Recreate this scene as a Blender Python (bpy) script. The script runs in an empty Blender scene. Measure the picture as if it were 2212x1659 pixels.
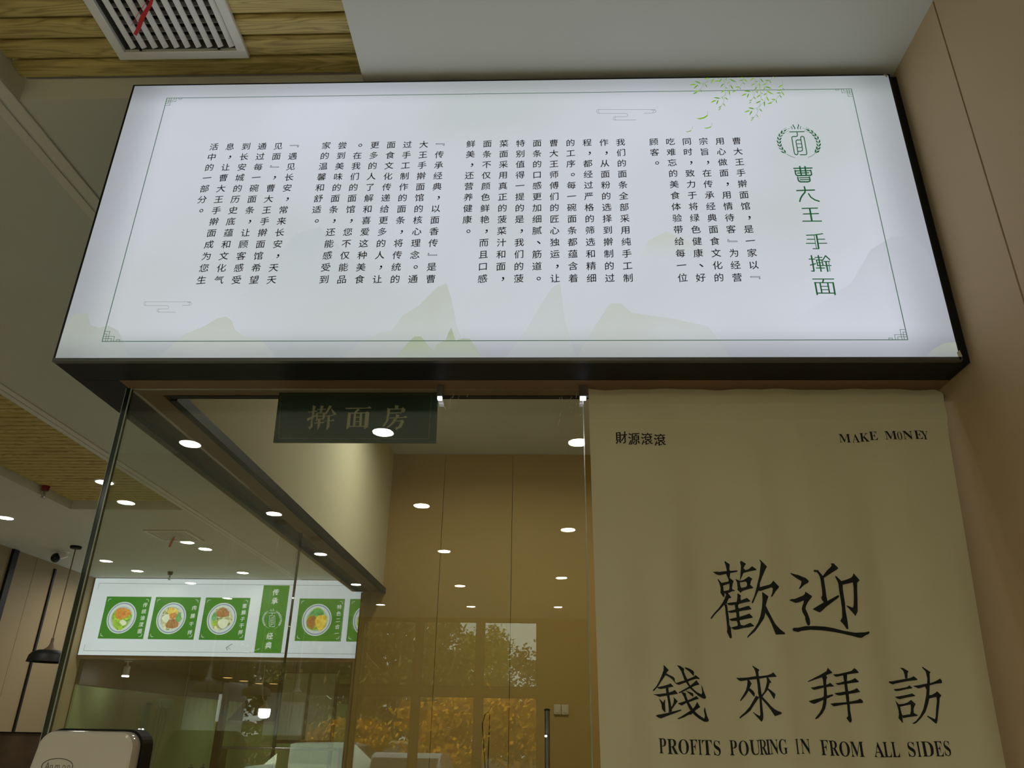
import bpy, bmesh, math, random
from mathutils import Vector, Matrix
from mathutils.geometry import tessellate_polygon
random.seed(7)
S = bpy.context.scene
C = S.collection
PI = math.pi
EYE = 1.55                      # everything is laid out with the eye at z=0, then lifted so the floor is z=0
# ------------------------------------------------------------------ camera, world, exposure
F = 1660.0
PITCH, YAW, ROLL = (math.radians(a) for a in (24.5516, -2.27512, 0.94745))
cp, sp, cy, sy, cr, sr = math.cos(PITCH), math.sin(PITCH), math.cos(YAW), math.sin(YAW), math.cos(ROLL), math.sin(ROLL)
FW = Vector((sy*cp, cy*cp, sp)); R0 = Vector((cy, -sy, 0)); U0 = R0.cross(FW)
RT = R0*cr + U0*sr; UP = U0*cr - R0*sr
cam_d = bpy.data.cameras.new('camera'); cam_d.sensor_width = 36; cam_d.lens = 36*F/2212; cam_d.clip_end = 300
cam = bpy.data.objects.new('camera', cam_d); C.objects.link(cam)
cam.matrix_world = Matrix(((RT.x, UP.x, -FW.x, 0), (RT.y, UP.y, -FW.y, 0), (RT.z, UP.z, -FW.z, EYE), (0, 0, 0, 1)))
S.camera = cam
S.view_settings.view_transform = 'Standard'; S.view_settings.look = 'None'
S.view_settings.gamma = 1; S.view_settings.use_curve_mapping = False
S.view_settings.exposure = 0.0
S.cycles.max_bounces = 10; S.cycles.diffuse_bounces = 5; S.cycles.transparent_max_bounces = 24
S.cycles.sample_clamp_indirect = 4.0; S.cycles.caustics_reflective = False; S.cycles.caustics_refractive = False
W = bpy.data.worlds.new('overcast_sky'); S.world = W; W.use_nodes = True
bg = W.node_tree.nodes['Background']; bg.inputs[0].default_value = (0.86, 0.93, 0.84, 1); bg.inputs[1].default_value = 3.2
sun_d = bpy.data.lights.new('sun', 'SUN'); sun_d.energy = 11; sun_d.color = (1, .80, .46); sun_d.angle = math.radians(1.5)
sun = bpy.data.objects.new('sun', sun_d); C.objects.link(sun); sun.rotation_euler = (math.radians(-58), 0, math.radians(14)); sun.location = (0, 8, 12)
LAMP = 18.0
BEAM = 7.5                     # radiance of the ceiling downlights
SIGN = .86

def ray(x, y): return RT*((x-1106)/F) - UP*((y-829.5)/F) + FW
def aty(x, y, Y): r = ray(x, y); return r*(Y/r.y)
def atz(x, y, Z): r = ray(x, y); return r*(Z/r.z)
def atx(x, y, X): r = ray(x, y); return r*(X/r.x)
CZ = 1.87                       # ceiling height above the eye
GY = 1.94                       # glass front
# ------------------------------------------------------------------ materials
def lin(c):
    c = c/255.0
    return c/12.92 if c <= .04045 else ((c+.055)/1.055)**2.4
def rgb(r, g, b): return (lin(r), lin(g), lin(b), 1)
MATS = {}
def new(name):
    m = bpy.data.materials.new(name); m.use_nodes = True; nt = m.node_tree
    return m, nt, nt.nodes['Principled BSDF']
def mat(name, col, rough=.6, metal=0, var=.06, scale=6, bump=0, bscale=80, coat=0, stretch=None, spec=.5):
    if name in MATS: return MATS[name]
    m, nt, p = new(name)
    p.inputs['Roughness'].default_value = rough; p.inputs['Metallic'].default_value = metal
    p.inputs['Coat Weight'].default_value = coat; p.inputs['Specular IOR Level'].default_value = spec
    tc = nt.nodes.new('ShaderNodeTexCoord'); mp = nt.nodes.new('ShaderNodeMapping')
    nt.links.new(tc.outputs['Object'], mp.inputs[0])
    if stretch: mp.inputs['Scale'].default_value = stretch
    n = nt.nodes.new('ShaderNodeTexNoise'); n.inputs['Scale'].default_value = scale; n.inputs['Detail'].default_value = 5
    nt.links.new(mp.outputs[0], n.inputs['Vector'])
    r = nt.nodes.new('ShaderNodeValToRGB')
    r.color_ramp.elements[0].position = .3; r.color_ramp.elements[1].position = .7
    r.color_ramp.elements[0].color = [c*(1-var) for c in col[:3]]+[1]
    r.color_ramp.elements[1].color = [min(1, c*(1+var)) for c in col[:3]]+[1]
    nt.links.new(n.outputs[0], r.inputs[0]); nt.links.new(r.outputs[0], p.inputs['Base Color'])
    if bump:
        b = nt.nodes.new('ShaderNodeBump'); b.inputs['Strength'].default_value = bump; b.inputs['Distance'].default_value = .004
        n2 = nt.nodes.new('ShaderNodeTexNoise'); n2.inputs['Scale'].default_value = bscale; n2.inputs['Detail'].default_value = 4
        nt.links.new(mp.outputs[0], n2.inputs['Vector']); nt.links.new(n2.outputs[0], b.inputs['Height'])
        nt.links.new(b.outputs[0], p.inputs['Normal'])
    MATS[name] = m; return m
def emis(name, col, strength=1.0, base=.1):
    if name in MATS: return MATS[name]
    m, nt, p = new(name)
    p.inputs['Base Color'].default_value = [c*base for c in col[:3]]+[1]
    p.inputs['Emission Color'].default_value = col; p.inputs['Emission Strength'].default_value = strength
    p.inputs['Roughness'].default_value = .5; p.inputs['Specular IOR Level'].default_value = .2
    MATS[name] = m; return m
def glass(name, tint=(.93, .97, .92), refl=1.0):
    m = bpy.data.materials.new(name); m.use_nodes = True; nt = m.node_tree; nt.nodes.clear()
    o = nt.nodes.new('ShaderNodeOutputMaterial'); mx = nt.nodes.new('ShaderNodeMixShader')
    t = nt.nodes.new('ShaderNodeBsdfTransparent'); t.inputs[0].default_value = (*tint, 1)
    g = nt.nodes.new('ShaderNodeBsdfGlossy'); g.inputs['Roughness'].default_value = 0; g.inputs[0].default_value = (refl, refl, refl, 1)
    f = nt.nodes.new('ShaderNodeFresnel'); ge = nt.nodes.new('ShaderNodeNewGeometry')   # same interface loss on the way in and out of the pane
    mr = nt.nodes.new('ShaderNodeMapRange'); mr.inputs['To Min'].default_value = 1.52; mr.inputs['To Max'].default_value = 1/1.52
    nt.links.new(ge.outputs['Backfacing'], mr.inputs[0]); nt.links.new(mr.outputs[0], f.inputs[0])
    nt.links.new(f.outputs[0], mx.inputs[0]); nt.links.new(t.outputs[0], mx.inputs[1]); nt.links.new(g.outputs[0], mx.inputs[2])
    nt.links.new(mx.outputs[0], o.inputs[0]); MATS[name] = m; return m

M_ceil = mat('white_ceiling_paint', rgb(210, 213, 208), .8, var=.015, scale=1.5, bump=.05, bscale=60)
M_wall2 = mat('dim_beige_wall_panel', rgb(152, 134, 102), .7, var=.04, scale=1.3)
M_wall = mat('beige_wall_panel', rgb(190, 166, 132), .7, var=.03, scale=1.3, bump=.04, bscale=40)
M_wallin = mat('tan_room_panel', rgb(184, 154, 86), .6, var=.03, scale=1.2, bump=.03)
M_cream = mat('cream_paint', rgb(218, 212, 180), .8, var=.02, scale=1.4)
M_head = mat('brown_header_laminate', rgb(128, 98, 72), .55, var=.06, scale=4)
M_black = mat('black_powder_coat', rgb(13, 12, 11), .55, var=.1, scale=9, spec=.3)
M_dark = mat('dark_metal', rgb(38, 36, 33), .4, .6, var=.1)
M_white = mat('white_enamel', rgb(228, 228, 224), .4, var=.02)
M_steel = mat('brushed_steel', rgb(150, 152, 150), .3, .9, var=.08, scale=20)
M_floor = mat('grey_floor_tile', rgb(204, 204, 190), .45, var=.08, scale=1.1)
M_edge = mat('green_glass_edge', rgb(14, 34, 26), .12, var=.2, scale=30, coat=.6)
M_edgel = mat('pale_glass_bevel', rgb(150, 165, 150), .15, var=.1, scale=30, coat=.6)
M_glass = glass('clear_glass', (.95, .975, .94))
M_red = mat('red_ribbon', rgb(190, 20, 22), .5, var=.1)
M_ink = mat('black_print', rgb(18, 18, 24), .7, var=.05)
M_inkc = mat('black_cloth_print', rgb(12, 18, 14), .8, var=.1)

def wood():
    m, nt, p = new('pine_ceiling_board'); N = nt.nodes.new; L = nt.links.new
    tc = N('ShaderNodeTexCoord'); mp = N('ShaderNodeMapping'); mp.inputs['Scale'].default_value = (1.2, 14, 14)
    oi = N('ShaderNodeObjectInfo'); ad = N('ShaderNodeVectorMath'); ad.operation = 'ADD'
    ml = N('ShaderNodeVectorMath'); ml.operation = 'SCALE'; cb = N('ShaderNodeCombineXYZ')
    L(oi.outputs['Random'], cb.inputs[0]); L(oi.outputs['Random'], cb.inputs[1]); L(cb.outputs[0], ml.inputs[0]); ml.inputs['Scale'].default_value = 37
    L(tc.outputs['Object'], ad.inputs[0]); L(ml.outputs[0], ad.inputs[1]); L(ad.outputs[0], mp.inputs[0])
    w = N('ShaderNodeTexNoise'); w.inputs['Scale'].default_value = 1.3; w.inputs['Detail'].default_value = 2; w.inputs['Distortion'].default_value = .6
    L(mp.outputs[0], w.inputs['Vector'])
    mu = N('ShaderNodeMath'); mu.operation = 'MULTIPLY'; mu.inputs[1].default_value = 11; L(w.outputs[0], mu.inputs[0])
    fr = N('ShaderNodeMath'); fr.operation = 'PINGPONG'; fr.inputs[1].default_value = .5; L(mu.outputs[0], fr.inputs[0])
    r = N('ShaderNodeValToRGB'); r.color_ramp.elements[0].position = 0; r.color_ramp.elements[0].color = rgb(166, 146, 88)
    r.color_ramp.elements[1].position = .3; r.color_ramp.elements[1].color = rgb(204, 186, 118)
    L(fr.outputs[0], r.inputs[0]); L(r.outputs[0], p.inputs['Base Color']); p.inputs['Roughness'].default_value = .55
    return m
M_wood = wood()
def fabric():
    m, nt, p = new('unbleached_cotton_cloth'); N = nt.nodes.new; L = nt.links.new
    p.inputs['Base Color'].default_value = rgb(196, 180, 146); p.inputs['Roughness'].default_value = .95
    p.inputs['Specular IOR Level'].default_value = .1
    tc = N('ShaderNodeTexCoord'); n = N('ShaderNodeTexNoise'); n.inputs['Scale'].default_value = 700; b = N('ShaderNodeBump')
    b.inputs['Strength'].default_value = .25; b.inputs['Distance'].default_value = .0006
    n3 = N('ShaderNodeTexNoise'); n3.inputs['Scale'].default_value = 3
    r = N('ShaderNodeValToRGB'); r.color_ramp.elements[0].color = rgb(214, 208, 176); r.color_ramp.elements[1].color = rgb(226, 220, 190)
    L(tc.outputs['Object'], n3.inputs[0]); L(n3.outputs[0], r.inputs[0]); L(r.outputs[0], p.inputs['Base Color'])
    L(tc.outputs['Object'], n.inputs[0]); L(n.outputs[0], b.inputs['Height']); L(b.outputs[0], p.inputs['Normal'])
    tr = N('ShaderNodeBsdfTranslucent'); tr.inputs[0].default_value = rgb(220, 208, 170); mx = N('ShaderNodeMixShader'); mx.inputs[0].default_value = .2
    o = nt.nodes['Material Output']; L(p.outputs[0], mx.inputs[1]); L(tr.outputs[0], mx.inputs[2]); L(mx.outputs[0], o.inputs[0])
    return m
M_cloth = fabric()
def backlit(name, c0, c1, edge=True, strength=1.0, scale=1.6):
    """printed film on a light box: uneven tint, the tubes inside reach the rim less"""
    m, nt, p = new(name); N = nt.nodes.new; L = nt.links.new
    tc = N('ShaderNodeTexCoord'); n = N('ShaderNodeTexNoise'); n.inputs['Scale'].default_value = scale; n.inputs['Detail'].default_value = 1.5
    L(tc.outputs['Object'], n.inputs[0]); r = N('ShaderNodeValToRGB')
    r.color_ramp.elements[0].position = .35; r.color_ramp.elements[0].color = c0; r.color_ramp.elements[1].position = .65; r.color_ramp.elements[1].color = c1
    L(n.outputs[0], r.inputs[0]); L(r.outputs[0], p.inputs['Emission Color'])
    p.inputs['Base Color'].default_value = (.12, .12, .12, 1); p.inputs['Roughness'].default_value = .35; p.inputs['Specular IOR Level'].default_value = .25
    p.inputs['Emission Strength'].default_value = strength
    if edge:
        sx = N('ShaderNodeSeparateXYZ'); L(tc.outputs['Generated'], sx.inputs[0])
        def rim(sock, k0):
            a = N('ShaderNodeMath'); a.operation = 'SUBTRACT'; a.inputs[1].default_value = .5; L(sock, a.inputs[0])
            b = N('ShaderNodeMath'); b.operation = 'ABSOLUTE'; L(a.outputs[0], b.inputs[0])
            q = N('ShaderNodeMapRange'); q.interpolation_type = 'SMOOTHSTEP'; q.inputs['From Min'].default_value = k0; q.inputs['From Max'].default_value = .5
            q.inputs['To Min'].default_value = 1; q.inputs['To Max'].default_value = .62; L(b.outputs[0], q.inputs[0]); return q.outputs[0]
        mu = N('ShaderNodeMath'); mu.operation = 'MULTIPLY'; L(rim(sx.outputs['X'], .43), mu.inputs[0]); L(rim(sx.outputs['Z'], .4), mu.inputs[1])
        st = N('ShaderNodeMath'); st.operation = 'MULTIPLY'; st.inputs[1].default_value = strength; L(mu.outputs[0], st.inputs[0])
        L(st.outputs[0], p.inputs['Emission Strength'])
    return m
M_sign = backlit('backlit_sign_film', rgb(198, 206, 208), rgb(212, 217, 230), strength=SIGN)
M_menu = backlit('backlit_menu_film', rgb(200, 206, 216), rgb(210, 215, 230), edge=False, strength=1.14, scale=.8)
def wash(name, col, dens=.8, foot=.25):
    """watercolour wash print: opaque along its crest, fading out towards its foot"""
    m = bpy.data.materials.new(name); m.use_nodes = True; nt = m.node_tree; nt.nodes.clear(); N = nt.nodes.new; L = nt.links.new
    o = N('ShaderNodeOutputMaterial'); mx = N('ShaderNodeMixShader'); t = N('ShaderNodeBsdfTransparent'); e = N('ShaderNodeEmission')
    e.inputs[0].default_value = col; e.inputs[1].default_value = SIGN
    tc = N('ShaderNodeTexCoord'); s = N('ShaderNodeSeparateXYZ'); L(tc.outputs['Generated'], s.inputs[0])
    n = N('ShaderNodeTexNoise'); n.inputs['Scale'].default_value = 9; L(tc.outputs['Object'], n.inputs[0])
    q = N('ShaderNodeMapRange'); q.inputs['From Min'].default_value = 0; q.inputs['From Max'].default_value = .8
    q.inputs['To Min'].default_value = dens*foot; q.inputs['To Max'].default_value = dens; L(s.outputs['Z'], q.inputs[0])
    mu = N('ShaderNodeMath'); mu.operation = 'MULTIPLY'; a = N('ShaderNodeMath'); a.operation = 'ADD'; a.inputs[1].default_value = .45
    L(n.outputs[0], a.inputs[0]); L(q.outputs[0], mu.inputs[0]); L(a.outputs[0], mu.inputs[1]); mu.use_clamp = True
    L(mu.outputs[0], mx.inputs[0]); L(t.outputs[0], mx.inputs[1]); L(e.outputs[0], mx.inputs[2]); L(mx.outputs[0], o.inputs[0])
    return m
def food(name, a, b, scale=40):
    m, nt, p = new(name); N = nt.nodes.new; L = nt.links.new
    tc = N('ShaderNodeTexCoord'); v = N('ShaderNodeTexVoronoi'); v.inputs['Scale'].default_value = scale; L(tc.outputs['Object'], v.inputs[0])
    s = N('ShaderNodeSeparateColor'); L(v.outputs['Color'], s.inputs[0]); r = N('ShaderNodeValToRGB')
    r.color_ramp.elements[0].color = a; r.color_ramp.elements[1].color = b; L(s.outputs[0], r.inputs[0]); L(r.outputs[0], p.inputs['Emission Color'])
    p.inputs['Emission Strength'].default_value = 1; p.inputs['Base Color'].default_value = (.05, .05, .05, 1); return m
M_pgreen = emis('menu_green_print', rgb(48, 128, 40)); M_pwhite = emis('white_print', rgb(212, 220, 214))
M_pblue = emis('blue_rim_print', rgb(120, 140, 190)); M_pline = emis('grey_line_print', rgb(150, 158, 160))
M_gtitle = emis('green_title_print', rgb(28, 84, 48), 1); M_gline = emis('green_line_print', rgb(70, 100, 80)); M_gcloud = emis('grey_cloud_print', rgb(140, 150, 145))
M_leafp = emis('leaf_print', rgb(126, 168, 40)); M_leafd = emis('dark_leaf_print', rgb(100, 146, 50)); M_stemp = emis('stem_print', rgb(130, 146, 120))
M_lamp = emis('lamp_diffuser_glow', (1, .93, .80, 1), LAMP); M_warm = emis('warm_lamp_glow', (1, .55, .2, 1), 2); M_bulb = emis('bulb_glow', (1, .97, .88, 1), 45)
# ------------------------------------------------------------------ geometry helpers
class MB:
    def __init__(s): s.v = []; s.f = []; s.mi = []; s.cur = 0
    def add(s, vs, fs):
        o = len(s.v); s.v += [tuple(v) for v in vs]; s.f += [tuple(i+o for i in f) for f in fs]; s.mi += [s.cur]*len(fs); return s
    def box(s, x0, x1, y0, y1, z0, z1):
        vs = [(x, y, z) for z in (z0, z1) for y in (y0, y1) for x in (x0, x1)]
        return s.add(vs, [(0, 2, 3, 1), (4, 5, 7, 6), (0, 1, 5, 4), (2, 6, 7, 3), (0, 4, 6, 2), (1, 3, 7, 5)])
    def tube(s, pts, r, n=10, cap=True):
        pts = [Vector(p) for p in pts]; rs = r if isinstance(r, (list, tuple)) else [r]*len(pts); vs = []; fs = []
        t0 = (pts[1]-pts[0]).normalized(); a = t0.orthogonal().normalized()
        for i, p in enumerate(pts):
            t = (pts[min(i+1, len(pts)-1)]-pts[max(i-1, 0)]).normalized()
            a = (a-t*a.dot(t)).normalized(); b = t.cross(a)
            vs += [p+(a*math.cos(2*PI*k/n)+b*math.sin(2*PI*k/n))*rs[i] for k in range(n)]
        for i in range(len(pts)-1):
            for k in range(n): fs.append((i*n+k, i*n+(k+1) % n, (i+1)*n+(k+1) % n, (i+1)*n+k))
        if cap: fs.append(tuple(range(n-1, -1, -1))); fs.append(tuple((len(pts)-1)*n+k for k in range(n)))
        return s.add(vs, fs)
    def lathe(s, c, prof, n=28, closed=False):
        vs = [(c[0]+r*math.cos(2*PI*k/n), c[1]+r*math.sin(2*PI*k/n), c[2]+z) for r, z in prof for k in range(n)]; fs = []
        for i in range(len(prof)-1):
            for k in range(n): fs.append((i*n+k, i*n+(k+1) % n, (i+1)*n+(k+1) % n, (i+1)*n+k))
        if prof[0][0] > 0: fs.append(tuple(range(n-1, -1, -1)))
        if prof[-1][0] > 0: fs.append(tuple((len(prof)-1)*n+k for k in range(n)))
        return s.add(vs, fs)
    def poly(s, pts):
        pts = [Vector(p) for p in pts]
        tr = tessellate_polygon([pts])
        nrm = [(pts[b]-pts[a]).cross(pts[c]-pts[a]).y for a, b, c in tr]
        return s.add(pts, [(a, b, c) if n < 0 else (a, c, b) for (a, b, c), n in zip(tr, nrm)])
    def prism(s, pts, d):
        """closed polygon extruded by vector d"""
        n = len(pts); pts = [Vector(p) for p in pts]; d = Vector(d); tr = tessellate_polygon([pts])
        return s.add(pts+[p+d for p in pts], [tuple(t) for t in tr]+[(a+n, c+n, b+n) for a, b, c in tr]+[(i, (i+1) % n, (i+1) % n+n, i+n) for i in range(n)])
def setorigin(me, o):
    for v in me.vertices: v.co -= o
def build(name, mb, m, parent=None, smooth=False, bevel=0, seg=2, label=None, kind=None):
    me = bpy.data.meshes.new(name); me.from_pydata(mb.v, [], mb.f)
    ms = m if isinstance(m, (list, tuple)) else [m]
    for q in ms: me.materials.append(q)
    if len(ms) > 1: me.polygons.foreach_set('material_index', mb.mi)
    bm = bmesh.new(); bm.from_mesh(me)
    if bevel:
        bmesh.ops.bevel(bm, geom=list(bm.edges), offset=bevel, segments=seg, profile=.5, affect='EDGES')
    bm.to_mesh(me); bm.free()
    if smooth:
        me.polygons.foreach_set('use_smooth', [True]*len(me.polygons))
        try: me.set_sharp_from_angle(angle=math.radians(40))
        except Exception: pass
    me.update()
    o = bpy.data.objects.new(name, me); C.objects.link(o)
    if parent:
        w = Vector(parent.get('_w', (0, 0, 0)))
        setorigin(me, w); o.parent = parent; o['_w'] = tuple(w)
    else:
        xs = [v.co for v in me.vertices]
        w = Vector(((min(v.x for v in xs)+max(v.x for v in xs))/2, (min(v.y for v in xs)+max(v.y for v in xs))/2, min(v.z for v in xs)))
        setorigin(me, w); o.location = w; o['_w'] = tuple(w)
    if label: o['label'] = label
    if kind: o['kind'] = kind
    return o
def thing(name, loc, label=None, cat=None, group=None, kind=None):
    o = bpy.data.objects.new(name, None); C.objects.link(o); o.location = loc; o['_w'] = tuple(loc); o.empty_display_size = .1
    if label: o['label'] = label
    if cat: o['category'] = cat
    if group: o['group'] = group
    if kind: o['kind'] = kind
    return o
def tag(o, label, cat, group=None):
    o['label'] = label; o['category'] = cat
    if group: o['group'] = group
    return o
def struct(name, mb, m, **k): return build(name, mb, m, kind='structure', **k)
def copy_tree(o, loc=None, label=None, parent=None, group=None):
    c = o.copy(); C.objects.link(c)
    if parent: c.parent = parent
    if loc is not None: c.location = loc; c['_w'] = tuple(loc)
    if label: c['label'] = label
    if group: c['group'] = group
    for ch in list(o.children): copy_tree(ch, parent=c)
    return c
# glyphs from the built-in font
_G = {}
def glyph(ch, thin=0.0):
    k = (ch, thin)
    if k not in _G:
        c = bpy.data.curves.new('glyph', 'FONT'); c.body = ch; c.size = 1; c.resolution_u = 3; c.offset = thin
        o = bpy.data.objects.new('glyph', c); C.objects.link(o); bpy.context.view_layer.update()
        e = o.evaluated_get(bpy.context.evaluated_depsgraph_get()); m = e.to_mesh()
        _G[k] = ([(v.co.x, v.co.y) for v in m.vertices], [tuple(p.vertices) for p in m.polygons])
        e.to_mesh_clear(); bpy.data.objects.remove(o); bpy.data.curves.remove(c)
    return _G[k]
def put(mb, ch, cx, cz, size, fn, thin=0.0, rise=.0, wx=1.0, mirror=False):
    """glyph centred on (cx,cz); fn(x,z)->3-D point"""
    vs, fs = glyph(ch, thin); out = []
    for x, y in vs:
        x -= .5; y -= .38; y += rise*x; x *= wx
        if mirror: x = -x
        out.append(fn(cx+x*size, cz+y*size))
    mb.add(out, fs)
def ribbon(mb, pts, w, fn, taper=None):
    """flat stroke of width w along pts (2-D), mapped by fn; rounded ends"""
    P = [Vector(p) for p in pts]; n = len(P); L = []; Rr = []
    for i, p in enumerate(P):
        if i == 0: t = P[1]-P[0]
        elif i == n-1: t = P[-1]-P[-2]
        else: t = (P[i+1]-P[i]).normalized()+(P[i]-P[i-1]).normalized()
        t = t.normalized() if t.length > 1e-9 else Vector((1, 0)); nn = Vector((-t.y, t.x)); h = w/2*(taper[i] if taper else 1)
        if 0 < i < n-1:
            c = abs((P[i]-P[i-1]).normalized().dot(t)); h = h/max(c, .6)
        L.append(p+nn*h); Rr.append(p-nn*h)
    vs = [fn(*q) for q in L]+[fn(*q) for q in Rr]
    mb.add(vs, [(i, i+1, n+i+1, n+i) for i in range(n-1)])
    for e, d in ((P[0], (P[0]-P[1]).normalized()), (P[-1], (P[-1]-P[-2]).normalized())):
        h = w/2*((taper[0] if e is P[0] else taper[-1]) if taper else 1); nn = Vector((-d.y, d.x))
        mb.add([fn(*(e+nn*h)), fn(*(e+nn*h*.6+d*h*.8)), fn(*(e-nn*h*.6+d*h*.8)), fn(*(e-nn*h))], [(0, 1, 2, 3)])
# ------------------------------------------------------------------ the shell
XL, XR, YB, YM = -6.08, 1.09, -10.12, 10.47       # left wall, right wall, window wall, menu wall
FZ = -EYE
struct('floor', MB().box(XL-.2, XR+.2, YB-.3, 17.2, FZ-.1, FZ), M_floor)
# ceiling with two recessed trays
T1 = (-1.705, -.556, -.4, 1.85); T2 = (-4.41, -3.335, 2.6, 6.92)
cm = MB()
def cslab(x0, x1, y0, y1): cm.box(x0, x1, y0, y1, CZ, CZ+.09)
Y0, Y1 = YB-.1, YM+.1
cslab(XL-.1, T2[0], Y0, Y1); cslab(T2[1], T1[0], Y0, Y1); cslab(T1[1], XR+.1, Y0, 5.42)
cslab(T2[0], T2[1], Y0, T2[2]); cslab(T2[0], T2[1], T2[3], Y1)
cslab(T1[0], T1[1], Y0, T1[2]); cslab(T1[0], T1[1], T1[3], Y1); cslab(T1[1], XR+.1, 5.42, Y1)
struct('ceiling', cm, M_ceil)
WZ = 1.945
V1Z = WZ+.001
_a, _b = atz(259, 130.5, V1Z-.016), atz(539, 127, V1Z-.016)
VS = _b.x-_a.x; VX, VY = _a.x, (_a.y+_b.y)/2-VS                   # square opening for the vent in the near tray
def tray(T, hole=None):
    root = thing('ceiling_tray', (T[0], T[2], WZ), kind='structure')
    pitch = .0775; n = int((T[3]-T[2])/pitch)+1; y = T[3]-.004; d = pitch-.010; made = {}
    for i in range(n):
        y0 = y-pitch*(i+1)
        if y0 < T[2]-.02: break
        spans = [(T[0]+.001, T[1]-.001)]
        if hole and y0+d > hole[2] and y0 < hole[3]: spans = [(T[0]+.001, hole[0]), (hole[1], T[1]-.001)]
        for xa, xb in spans:
            k = (round(xa, 4), round(xb, 4))
            if k not in made:
                pr = [(0, 0, .014), (0, .006, .003), (0, .014, 0), (0, d-.014, 0), (0, d-.006, .003), (0, d, .014), (0, d, .022), (0, 0, .022)]
                made[k] = (build('plank', MB().prism([Vector((xa, y0, WZ))+Vector(p) for p in pr], (xb-xa, 0, 0)), M_wood, root), y0)
            else:
                c = made[k][0].copy(); C.objects.link(c); c.parent = root; c.location = (0, y0-made[k][1], 0)
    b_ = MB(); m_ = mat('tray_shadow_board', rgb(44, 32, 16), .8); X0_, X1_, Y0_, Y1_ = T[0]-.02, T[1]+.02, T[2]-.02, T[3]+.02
    if hole:
        for q in ((X0_, hole[0], Y0_, Y1_), (hole[1], X1_, Y0_, Y1_), (hole[0], hole[1], Y0_, hole[2]), (hole[0], hole[1], hole[3], Y1_)): b_.box(*q, WZ+.022, WZ+.04)
    else: b_.box(X0_, X1_, Y0_, Y1_, WZ+.022, WZ+.04)
    build('backing', b_, m_, root)
    return root
tray(T1, (VX+.02, VX+VS-.02, VY+.02, VY+VS-.02)); tray(T2)
# gypsum stepped edge strips running the length of the hall
def trim(name, x0, x1):
    t = MB().box(x0, x1, YB, YM, CZ-.007, CZ+.001); t.box(min(x0, x1)+(x1-x0)*.32 if 0 else x0+.05, x0+.062, YB, YM, CZ-.0085, CZ)
    return t
for nm, xa, xb, s in (('trim_1', -1.707, -1.809, -1), ('trim_2', -3.218, -3.333, -1)):
    mb = MB()
    for a, b, z in ((0, .048, .008), (.062, .102, .005)):
        mb.box(xa-b, xa-a, YB, YM, CZ-z, CZ)
    struct(nm, mb, mat('trim_paint', rgb(226, 226, 220), .6, var=.01), bevel=.0015, seg=1)
# right wall: plain panels with open joints
rw = thing('wall_right', (XR, 0, FZ), kind='structure')
ys = [YB, -8.6, -7.4, -6.2, -5.0, -3.8, -2.6, -1.5, -.2, float(atx(2054, 130, XR).y), 2.75, 4.1, 5.33]
for a, b in zip(ys[:-1], ys[1:]):
    build('wall_panel', MB().box(XR, XR+.04, a+.003, b-.003, FZ, CZ), M_wall, rw)
build('wall_core', MB().box(XR+.03, XR+.12, YB, 5.43, FZ, CZ), mat('joint_brown', rgb(110, 88, 62), .8), rw)
# left wall
lw = thing('wall_left', (XL, 0, FZ), kind='structure')
sp1 = [atx(x, y, XL) for x, y in ((37, 1172), (0, 1320))]
ly = [YB, -7, -4, -1, 2, 5, sp1[0].y, 9.15, YM+.1]
for i, (a, b) in enumerate(zip(ly[:-1], ly[1:])):
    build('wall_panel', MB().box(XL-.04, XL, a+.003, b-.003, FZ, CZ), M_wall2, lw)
build('wall_core', MB().box(XL-.12, XL-.03, YB, 17, FZ, CZ), MATS['joint_brown'], lw)
yy = sp1[0].y
build('metal_strip', MB().box(XL-.01, XL+.03, yy-.05, yy+.05, FZ, CZ-.002), M_black, lw, bevel=.004)
yy = float(atx(100, 1300, XL).y)
build('metal_strip', MB().box(XL-.01, XL+.02, yy-.018, yy+.018, FZ, CZ-.06), M_dark, lw, bevel=.004)
# wall carrying the menu, and the service kitchen below it
MBZ = .862
struct('wall_menu', MB().box(XL-.1, -1.0, YM, YM+.12, MBZ-.03, CZ).box(-2.42, -1.0, YM, YM+.12, FZ, MBZ-.03), M_head)
struct('wall_corridor', MB().box(-1.212, -1.13, 5.435, YM-.001, FZ, CZ-.001), M_wall)  # unseen wall added to stop outside daylight leaking into the hall
struct('wall_kitchen', MB().box(XL, 0, 16.6, 16.7, FZ, .52).box(-1.1, -1.0, YM+.121, 16.6, FZ, .52).box(XL+.001, XL+.03, YM+.121, 16.6, FZ, .52), mat('grey_green_tile', rgb(134, 146, 104), .35, var=.2, scale=.7))
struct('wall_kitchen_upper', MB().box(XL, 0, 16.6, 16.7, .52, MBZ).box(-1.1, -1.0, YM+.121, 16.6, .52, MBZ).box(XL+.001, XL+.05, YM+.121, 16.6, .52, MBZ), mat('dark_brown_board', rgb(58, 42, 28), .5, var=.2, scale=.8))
struct('ceiling_kitchen', MB().box(XL, 0, YM+.12, 16.7, MBZ, MBZ+.08), mat('brown_ceiling_board', rgb(44, 32, 22), .6, var=.25, scale=.6))
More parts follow.
